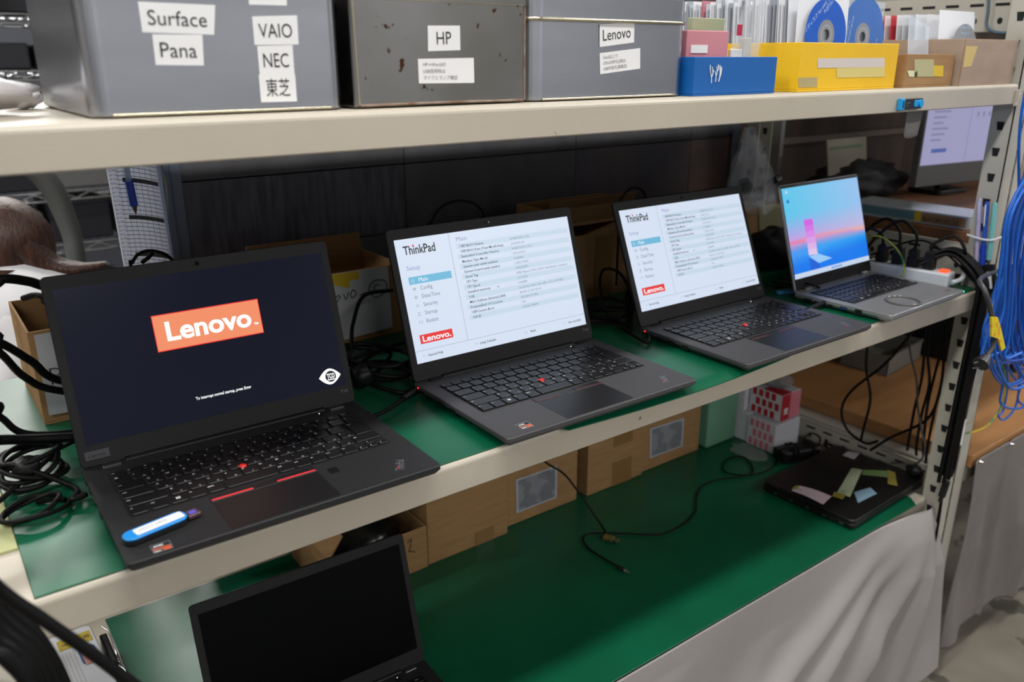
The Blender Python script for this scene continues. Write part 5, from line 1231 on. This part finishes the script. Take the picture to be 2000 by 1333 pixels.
cab([at(1936, 692, y=-.03), at(1948, 696, y=-.03), at(1960, 722, y=-.03), at(1964, 758, y=-.03), at(1955, 795, y=-.028), at(1930, 830, y=-.025), at(1905, 843, y=-.02), at(1886, 847, y=-.006)], .0018, 'yellow and green earth wire curling below the blue cables', m=mat('earth_wire2', (206, 176, 40), .5, c2=(40, 150, 90), nscale=20, lo=.48, hi=.52))
# blue network cables
nb = mat('network_blue', (22, 98, 202), .35); nb2 = mat('network_blue_dark', (16, 76, 172), .35)
random.seed(17); g7 = 'blue network cables hanging at the right edge'
for k in range(26):
    s = k/25; yy = -.034-.0056*((k*11) % 26); u0 = 2010+random.uniform(-14, 80); 
    u1 = 1958+52*s+random.uniform(-8, 8); u2 = 1932+70*s+random.uniform(-6, 8); u3 = 1916+95*s
    pts = [at(u0+30, 60, y=yy), at(u0-5, 240, y=yy), at(u1+16, 400, y=yy), at(u1-2, 500, y=yy), at(u2+4, 600, y=yy), at(u3, 672+random.uniform(-10, 14), y=yy)]
    if k % 3 == 0: pts += [at(u3+20, 700+random.uniform(0, 20), y=yy), at(u3+60, 696, y=yy), at(u3+85, 650, y=yy), at(u3+70, 560, y=yy)]
    elif k % 3 == 1: pts += [at(u3+30, 735+random.uniform(0, 25), y=yy), at(u3+75, 742, y=yy), at(u3+120, 700, y=yy)]
    else: pts += [at(u3+12, 745, y=yy), at(u3+10, 800+random.uniform(-20, 12), y=yy), at(u3+60, 790, y=yy), at(u3+90, 700, y=yy)] if k in (8, 17) else [at(u3-6, 700, y=yy), at(u3+25, 690, y=yy)]
    cab(pts, .0026, 'blue network cable in the thick bunch hanging at the far right', g7, m=nb if k % 3 else nb2, name='network_cable', seg=6, n=6)
cab([at(1955, 665, y=-.03), at(1968, 740, y=-.03), at(1960, 800, y=-.03), at(1950, 812, y=-.03), at(1962, 820, y=-.03), at(1985, 790, y=-.03), at(1992, 720, y=-.03), at(1988, 660, y=-.03)], .0024, 'lowest blue cable loop drooping beside the earth wire', m=nb, name='network_cable')
cab([at(1936, 300, y=-.03), at(1960, 360, y=-.03)], .001, 'short beige wire beside the blue cables', m=cream) if False else None
cab([at(2010, 260, y=-.03), at(1988, 380, y=-.03), at(1972, 520, y=-.03), at(1966, 640, y=-.03)], .0028, 'beige network cable among the blue ones', m=mat('beige_cable', (176, 158, 130), .5), name='network_cable')
for k, (u, v) in enumerate(((1975, 600), (1990, 700), (1962, 705))):
    m = M(); p = at(u, v, y=.02); m.T = Matrix.Translation(p)@Euler((.3*k, .2, .5*k)).to_matrix().to_4x4(); m.box(-.012, .012, -.008, .008, -.035, .030, black, .002, .004); m.T = Matrix()
    tag(m.build('power_adapter'), ['black adapter block hanging highest behind the blue cables', 'black adapter block hanging lowest at the far right edge', 'small black connector block under the blue cable bunch'][k], 'adapter')
for k, z in enumerate((-.03, -.075)):
    m = M(); p = at(1915, [585, 634][k], y=-.012); m.box(p.x-.008, p.x+.008, -.018, -.006, p.z-.009, p.z+.009, black, .001, .002); tag(m.build('cable_clip'), ['upper black clip on the leads at the right post', 'lower black clip on the leads at the right post'][k], 'clip')

# ================================================================ things on the right hand rack
ZB = .0985
t = thing('clear_box', (2.02, .215, ZB), R(2), 'long shallow clear box with printed strip on the brown board', 'box')
m = M(); m.box(-.05, .06, -.135, .14, 0, .028, mat('box_glossy', (164, 174, 178), .15, coat=.5), .001); m.build('body', t)
m = M(); sm = mat('strip_teal', (92, 130, 140), .4)
m.box(-.0506, -.05, -.02, .135, .006, .024, sm); m.box(-.0508, -.0502, -.035, -.02, .004, .026, mat('strip_yellow', (206, 176, 50), .4)); m.box(-.0506, -.05, -.13, -.036, .004, .024, mat('strip_tan', (150, 116, 82), .6))
m.text('BACMVACH', -.0510, -.040, .007, .014, mat('strip_brown', (84, 62, 44), .6), 'yz', bold=.01); m.build('printed_strip', t)
t = thing('monitor', (2.43, .34, ZB), R(-8), 'dim grey monitor showing a white window on the right rack', 'monitor')
m = M(); m.box(-.16, .20, -.004, .016, .030, .36, mat('monitor_grey', (84, 84, 84), .5), .002, .002); m.build('panel', t)
m = M(); sc_l = emis('monitor_white', (166, 164, 202), .8); e2 = emis('monitor_grey', (128, 128, 160), .8); e3 = emis('monitor_dark', (70, 70, 90), .8)
m.quad((-.155, -.0045, .085), (.195, -.0045, .085), (.195, -.0045, .355), (-.155, -.0045, .355), sc_l); m.quad((.02, -.0048, .085), (.022, -.0048, .085), (.022, -.0048, .355), (.02, -.0048, .355), e2)
m.quad((-.14, -.005, .265), (.0, -.005, .265), (.0, -.005, .274), (-.14, -.005, .274), e3); m.quad((-.12, -.005, .115), (-.06, -.005, .115), (-.06, -.005, .125), (-.12, -.005, .125), emis('monitor_blue', (80, 100, 170), .8))
for k in range(8): m.quad((-.13, -.005, .145+.014*k), (-.09+.012*(k % 3), -.005, .145+.014*k), (-.09+.012*(k % 3), -.005, .149+.014*k), (-.13, -.005, .149+.014*k), e2)
for k in range(18): m.quad((.045+.024*(k % 6), -.005, .20+.03*(k//6)), (.052+.024*(k % 6), -.005, .20+.03*(k//6)), (.052+.024*(k % 6), -.005, .212+.03*(k//6)), (.045+.024*(k % 6), -.005, .212+.03*(k//6)), e2)
m.build('screen', t)
m = M(); m.box(-.05, .07, .0, .10, 0, .012, black, .002, .01); m.box(-.01, .03, .03, .045, .012, .2, black, .002); m.build('stand', t)
random.seed(23)
for k in range(9):
    cab([(2.16+.03*k, .10+.01*k, ZB+.006+.004*(k % 3)), (2.24+.02*k, .16, ZB+.012+.006*(k % 3)), (2.34, .20-.02*k, ZB+.010+.003*k), (2.5, .10+.02*(k % 4), ZB+.006)], .0030, 'dark blue network cable lying before the monitor', 'network cables before the monitor', m=mat('network_navy', (16, 50, 110), .4), name='network_cable', seg=6)
crumple('cable_heap', 'black heap of leads and bags left of the monitor', (2.18, .47, ZB+.046), .17, .07, .045, mat('black_cloth', (16, 16, 18), .8), 81, .35, 36, 20, cat='cables')
m = M(); m.T = Matrix.Translation((2.13, .45, .145))@Matrix.Rotation(R(-10), 4, 'X'); m.box(-.10, .07, 0, .004, 0, .11, mat('note_beige', (128, 122, 108), .7), .001); m.box(-.09, .05, -.0008, 0, .085, .092, mat('note_greenline', (90, 110, 80), .7)); m.T = Matrix()
tag(m.build('paper_pad'), 'small beige pad standing dim against the brown partition', 'pad')
tag(M().box(2.004, 2.019, .585, .612, .0690, .545, mat('screen_edge', (130, 130, 126), .5), .001).build('standing_board'), 'thin pale board standing on edge behind the silver laptop', 'board')
tag(M().box(1.93, 1.955, .625, .655, -.2, .60, black, .002).build('cable_duct'), 'black vertical duct beside the rear right post', 'duct') if False else None
m = M(); p = at(1792, 217, y=.03); m.grid(lambda u, v: (at(1772, 220, y=.05).x+.055*u-.01*v*u, .05+.008*math.sin(PI*u), .360-(.040+.012*math.sin(2.5*u))*v), 8, 5, mat('torn_tape', (150, 146, 140), .6)); tag(m.build('torn_paper', solid=.0006), 'torn grey paper hanging under the top shelf near the monitor', 'paper')
tag(M().box(2.36, 2.41, .12, .125, .315, .335, mat('red_tag', (190, 40, 60), .5)).build('tag'), 'small red tag above the monitor', 'tag') if False else None
# grey tray and black devices on the plywood board
t = thing('plastic_tray', (2.40, .45, -.4012), R(6), 'grey open plastic tray on the light plywood board', 'tray'); tm_ = mat('tray_grey', (110, 108, 102), .5)
m = M(); m.box(-.11, .11, -.07, .07, 0, .003, tm_, 0, .01); m.box(-.11, .11, -.07, -.066, 0, .06, tm_); m.box(-.11, .11, .066, .07, 0, .06, tm_); m.box(-.11, -.106, -.07, .07, 0, .06, tm_); m.box(.106, .11, -.07, .07, 0, .06, tm_); m.box(-.115, .115, -.075, -.066, .057, .061, tm_); m.build('body', t)
for k, (x, y, z) in enumerate(((2.34, .34, -.335), (2.60, .30, -.30), (2.85, .30, -.24))):
    t = thing('desktop_computer', (x+.05, y+.1, -.4012), R(2*k), ['low black computer case behind the grey tray', 'black computer case with pink tag, right of the tray', 'tallest black computer case at the back of the board'][k], 'computer') if k else None
    if t:
        m = M(); m.box(-.10, .12, -.09, .10, 0, .20+.04*k, black, .004, .004); m.build('case', t)
        m = M(); 
        for q in range(6): m.box(-.09, .10, -.0908, -.0900, .03+.025*q, .036+.025*q, mat('slot_grey', (40, 40, 42), .5))
        m.build('vent', t)
        m = M(); m.box(-.02, .04, -.0915, -.0908, .14, .155, mat('tag_pink', (190, 120, 136), .6)); m.build('tag', t, label='pink tag')
# thin blue lead and perforated plate at the upper right
cab([at(1932, -20, x=1.935), at(1930, 20, x=1.935), at(1927, 48, x=1.935), at(1940, 62, x=1.935), at(1975, 66, x=1.935)], .0030, 'grey blue lead hooked behind the upper right post', m=mat('slate_cable', (76, 100, 118), .5))

# ================================================================ the room behind on the left
wire = mat('wire_chrome', (176, 178, 180), .25, 1)
def wrack(x0, x1, y0, y1, zs, label):
    t = thing('wire_rack', ((x0+x1)/2, (y0+y1)/2, FL), 0, label, 'rack'); o_ = Vector(t.location)
    def L(): 
        m = M(); m.T = Matrix.Translation(-o_); return m
    for z in zs:
        m = L()
        for y in (y0, y1):
            for dz in (0, -.03): m.tube([(x0, y, z+dz), (x1, y, z+dz)], .0045, wire, raw=True, seg=6)
            n = int((x1-x0)/.045); m.tube([(x0+(x1-x0)*k/n, y, z-.004-.022*(k % 2)) for k in range(n+1)], .0036, wire, raw=True, seg=5)
        n = int((x1-x0)/.03)
        for k in range(n): m.tube([(x0+.03*k, y0, z+.002), (x0+.03*k, y1, z+.002)], .0018, wire, raw=True, seg=4)
        m.build('shelf', t)
    for x in (x0, x1):
        for y in (y0, y1): m = L(); m.tube([(x, y, FL), (x, y, zs[-1]+.1)], .0125, wire, raw=True, seg=10); m.build('post', t)
wrack(-.9, 1.15, 2.6, 3.05, (-.62, -.195, -.005, .19, .405, .585, .95), 'chrome wire shelving rack standing far back on the left')
dbox = [mat('dark_case', (24, 26, 34), .6), mat('dark_case_b', (34, 36, 44), .6), mat('grey_case', (104, 104, 104), .6), mat('pale_case', (176, 176, 170), .5), mat('yellow_strip', (186, 168, 60), .5)]
random.seed(9)
for zi, z in enumerate((-.62, -.195, -.005, .19, .405, .585)):
    x = -.5
    while x < 1.08:
        w_ = random.uniform(.14, .30); hgt = [.34, .15, .15, .17, .13, .24][zi]*random.uniform(.6, .98)
        mt = dbox[0] if random.random() < .62 else dbox[1]
        if zi in (1, 2) and random.random() < .35: mt = dbox[2]
        tag(M().box(x, min(x+w_, 1.12), 2.64, 2.98, z+.0045, z+.0045+hgt, mt, .006, .01).build('storage_case'), 'dark storage case on the chrome wire rack far back', 'case', 'storage cases on the chrome wire rack')
        x += w_+.015
tag(M().box(.46, .62, 2.55, 2.595, .19, .30, dbox[3], .004).build('white_case'), 'pale case edge on the wire rack behind the office chair', 'case') if False else None
tag(M().box(.50, .545, 2.56, 2.60, .60, .78, mat('orange_handle', (206, 130, 60), .5), .004, .01).build('orange_strip'), 'orange strip hanging at the upper left of the wire rack', 'strip')

chm = mat('chair_grey', (88, 90, 88), .55); chd = mat('chair_fabric', (44, 46, 48), .9)
# the seen chair: its broad grey spine curves down to the right
def big_chair():
    t = thing('office_chair', (.30, 1.06, FL), R(-90), 'grey office chair with a broad curved spine under the seated person', 'chair'); o_ = Matrix.Translation(t.location)@Matrix.Rotation(t.rotation_euler.z, 4, 'Z'); inv = o_.inverted()
    def L(): m = M(); m.T = inv; return m
    c = Vector((.30, 1.06, FL))
    m = L()
    for k in range(5): a = 2*PI*k/5; m.tube([c+Vector((0, 0, .09)), c+Vector((.15*math.cos(a), .15*math.sin(a), .085)), c+Vector((.29*math.cos(a), .29*math.sin(a), .065))], .018, black, flat=.7)
    m.build('base', t)
    m = L(); m.cyl(c+Vector((0, 0, .08)), c+Vector((0, 0, .45)), .025, silver, 14); m.build('gas_post', t)
    m = L(); m.T = inv@Matrix.Translation(c); m.box(-.25, .25, -.24, .24, .38, .445, chd, .02, .09); m.build('seat', t)
    yy = 1.28
    P = [at(20, 300, y=yy), at(70, 330, y=yy), at(104, 372, y=yy), at(126, 420, y=yy), at(143, 470, y=yy), at(150, 530, y=yy), at(150, 640, y=yy), at(140, 800, y=yy), c+Vector((.16, .262, .42))]
    m = L(); m.tube(P, lambda q: .046-.014*min(1, q*2), chm, seg=14, flat=.6); m.build('spine', t, label='broad curved grey spine')
    m = L(); m.T = inv@Matrix.Translation(c); m.box(.20, .235, -.2, .2, .56, .80, chd, .01, .015); m.build('backrest', t)
    return t
big_chair()
tag(M().box(.52, .80, 1.75, 2.15, -.32, -.20, mat('seat_grey', (62, 64, 66), .8), .03, .08).build('padded_stool'), 'dark grey padded seat beyond the chair on the left', 'seat')

# ---- the seated person, seen from behind
pr_ = thing('person', (.28, 1.04, FL), 0, 'person with brown hair and white shirt seated facing away at left', 'person')
def skin(name, joints, edges, m, parent, sub=2):
    me = bpy.data.meshes.new(name); names = list(joints); o_ = Vector(pr_.location)
    me.from_pydata([tuple(Vector(joints[n][0])-o_) for n in names], [(names.index(a), names.index(b_)) for a, b_ in edges], [])
    me.materials.append(m); o = bpy.data.objects.new(name, me); col.objects.link(o); o.parent = parent
    md = o.modifiers.new('skin', 'SKIN'); md.use_smooth_shade = True
    for i, n in enumerate(names):
        sv = me.skin_vertices[0].data[i]; r = joints[n][1]; sv.radius = r if isinstance(r, tuple) else (r, r)
        sv.use_root = (i == 0)
    s_ = o.modifiers.new('sub', 'SUBSURF'); s_.levels = sub; s_.render_levels = sub
    return o
skinm = mat('skin', (206, 162, 138), .5); shirt = mat('white_shirt', (232, 232, 236), .8, sheer=.15, bump=.2, bscale=8); hairm = mat('brown_hair', (44, 24, 18), .42, c2=(82, 48, 34), nscale=26, stretch=(6, 6, .5), lo=.35, hi=.7, bump=.9, bscale=60)
trou = mat('dark_trousers', (36, 38, 48), .85)
HC = at(-8, 497, y=1.06)            # centre of the head
HP = at(98, 578, y=1.00)            # top of the rounded back
px_, py_, pz_ = HP.x-.10, 1.04, FL+.505
J = {'pelvis': ((px_+.02, py_, pz_+.11), (.13, .10)), 'waist': ((px_+.07, py_, pz_+.24), (.12, .09)), 'chest': ((HP.x-.01, py_, HP.z-.06), (.135, .10)), 'neck': ((HC.x+.05, py_, HC.z-.09), .05), 'jaw': ((HC.x-.01, HC.y, HC.z-.05), .055), 'head': ((HC.x-.005, HC.y, HC.z+.01), .070), 'crown': ((HC.x+.005, HC.y, HC.z+.055), .055)}
for s, n in ((-1, 'l'), (1, 'r')):
    J['sh'+n] = ((HP.x-.05, py_+.15*s, HP.z-.06), .05); J['el'+n] = ((px_-.08, py_+.20*s, HP.z-.27), .040); J['wr'+n] = ((px_-.30, py_+.16*s, pz_+.22), .027); J['pa'+n] = ((px_-.37, py_+.15*s, pz_+.215), (.034, .017))
    J['hip'+n] = ((px_-.02, py_+.09*s, pz_+.075), .080); J['kn'+n] = ((px_-.42, py_+.12*s, pz_+.06), .058); J['an'+n] = ((px_-.40, py_+.12*s, FL+.09), .040); J['to'+n] = ((px_-.54, py_+.13*s, FL+.040), .034)
    for f in range(4): J['f%d%s' % (f, n)] = ((px_-.415, py_+.15*s+(f-1.5)*.018, pz_+.212), .0085); J['g%d%s' % (f, n)] = ((px_-.445-.006*(f in (1, 2)), py_+.15*s+(f-1.5)*.019, pz_+.195), .0075)
    J['t'+n] = ((px_-.36, py_+.15*s-.045*s, pz_+.205), .0095)
E_ = [('pelvis', 'waist'), ('waist', 'chest'), ('chest', 'neck'), ('neck', 'jaw'), ('jaw', 'head'), ('head', 'crown')]
for n in 'lr':
    E_ += [('chest', 'sh'+n), ('sh'+n, 'el'+n), ('el'+n, 'wr'+n), ('wr'+n, 'pa'+n), ('pelvis', 'hip'+n), ('hip'+n, 'kn'+n), ('kn'+n, 'an'+n), ('an'+n, 'to'+n), ('pa'+n, 't'+n)]
    for f in range(4): E_ += [('pa'+n, 'f%d%s' % (f, n)), ('f%d%s' % (f, n), 'g%d%s' % (f, n))]
body = skin('body', J, E_, skinm, pr_)
m = M(); m.T = Matrix.Translation(-Vector(pr_.location))
RG = [(px_+.02, pz_+.05, .14, .105), (px_+.05, pz_+.16, .145, .105), (HP.x-.03, HP.z-.20, .165, .115), (HP.x-.015, HP.z-.10, .180, .122), (HP.x-.02, HP.z-.02, .178, .118), (HP.x-.035, HP.z+.035, .140, .095), (HP.x-.055, HP.z+.068, .085, .062), (HP.x-.075, HP.z+.080, .040, .035)]
def tor(u, v):
    q = v*(len(RG)-1); a = min(len(RG)-2, int(q)); t = q-a; P0, P1, P2, P3 = RG[max(0, a-1)], RG[a], RG[a+1], RG[min(len(RG)-1, a+2)]
    c = [.5*(2*P1[k]+(P2[k]-P0[k])*t+(2*P0[k]-5*P1[k]+4*P2[k]-P3[k])*t*t+(3*P1[k]-P0[k]-3*P2[k]+P3[k])*t**3) for k in range(4)]
    an = 2*PI*u; w = 1+.03*noise.noise(Vector((math.cos(an)*2, math.sin(an)*2, v*9)))
    return (c[0]+c[3]*w*math.cos(an), py_+c[2]*w*math.sin(an), c[1])
m.grid(tor, 40, 40, shirt)
for s in (-1, 1): m.tube([(HP.x-.045, py_+.10*s, HP.z-.03), (HP.x-.045, py_+.165*s, HP.z-.08), (px_-.03, py_+.19*s, HP.z-.18), (px_-.06, py_+.195*s, HP.z-.23)], lambda t: .066-.010*t, shirt, seg=16)
m.build('shirt', pr_)
T_ = {k: (J[k][0], tuple(x*1.1+.006 for x in (J[k][1] if isinstance(J[k][1], tuple) else (J[k][1],)*2))) for k in ('pelvis', 'hipl', 'hipr', 'knl', 'knr', 'anl', 'anr')}
skin('trousers', T_, [('pelvis', 'hipl'), ('pelvis', 'hipr'), ('hipl', 'knl'), ('hipr', 'knr'), ('knl', 'anl'), ('knr', 'anr')], trou, pr_)
o_ = Vector(pr_.location); hc = HC-o_
m = M()
def hairfn(u, v):
    a = 2*PI*u; b = PI*.86*v; d = Vector((math.sin(b)*math.cos(a), math.sin(b)*math.sin(a), math.cos(b)))
    back = max(0, d.x*.6+abs(d.y)*.7); r = .090+.010*back; low = max(0, v-.5)
    k = 1+.035*noise.noise(Vector((math.cos(a)*4, math.sin(a)*4, v*2)))
    if d.x < -.55 and v > .38: r *= .86       # open at the face
    p = Vector((d.x*r*k+.008, d.y*r*.95*k, d.z*r*1.05*k+.010)); p.z -= low*.16*(d.x > -.5); p.x -= low*.05
    return tuple(hc+p)
m.grid(hairfn, 40, 22, hairm)
def lock(p, r): m.tube([hc+Vector(q) for q in p], r, hairm, seg=10, flat=.6)
lock([(.04, -.06, .02), (.075, -.07, -.02), (.12, -.08, -.030), (.17, -.08, -.028)], lambda s: .034*(1-s)+.009)
lock([(.05, -.05, .02), (.085, -.06, -.02), (.13, -.07, -.032), (.155, -.08, -.030)], lambda s: .032*(1-s)+.008)
lock([(.0, -.06, -.02), (-.01, -.075, -.09), (-.035, -.075, -.15), (-.06, -.07, -.20)], lambda s: .045*(1-s)+.012)
lock([(-.04, -.06, .0), (-.045, -.08, -.08), (-.07, -.08, -.17)], lambda s: .045*(1-s)+.012)
m.build('hair', pr_)
m = M(); f = hc+Vector((-.060, 0, 0))
for s in (-1, 1): m.ball(f+Vector((.006, .030*s, .012)), .011, white, 10, 8); m.ball(f+Vector((-.003, .030*s, .012)), .0055, mat('iris', (50, 34, 26), .2), 8, 6)
m.build('eyes', pr_)
m = M(); m.tube([f+Vector((.004, 0, .015)), f+Vector((-.008, 0, -.005)), f+Vector((-.014, 0, -.018)), f+Vector((.0, 0, -.024))], lambda s: .006+.006*s, skinm); m.build('nose', pr_)
m = M(); m.tube([f+Vector((.010, -.022, -.042)), f+Vector((.0, 0, -.044)), f+Vector((.010, .022, -.042))], .0055, mat('lips', (176, 96, 92), .4)); m.build('mouth', pr_)
m = M()
for s in (-1, 1): m.ball(hc+Vector((.0, .064*s, -.005)), .03, skinm, 12, 8, (.6, .35, 1))
m.build('ears', pr_)
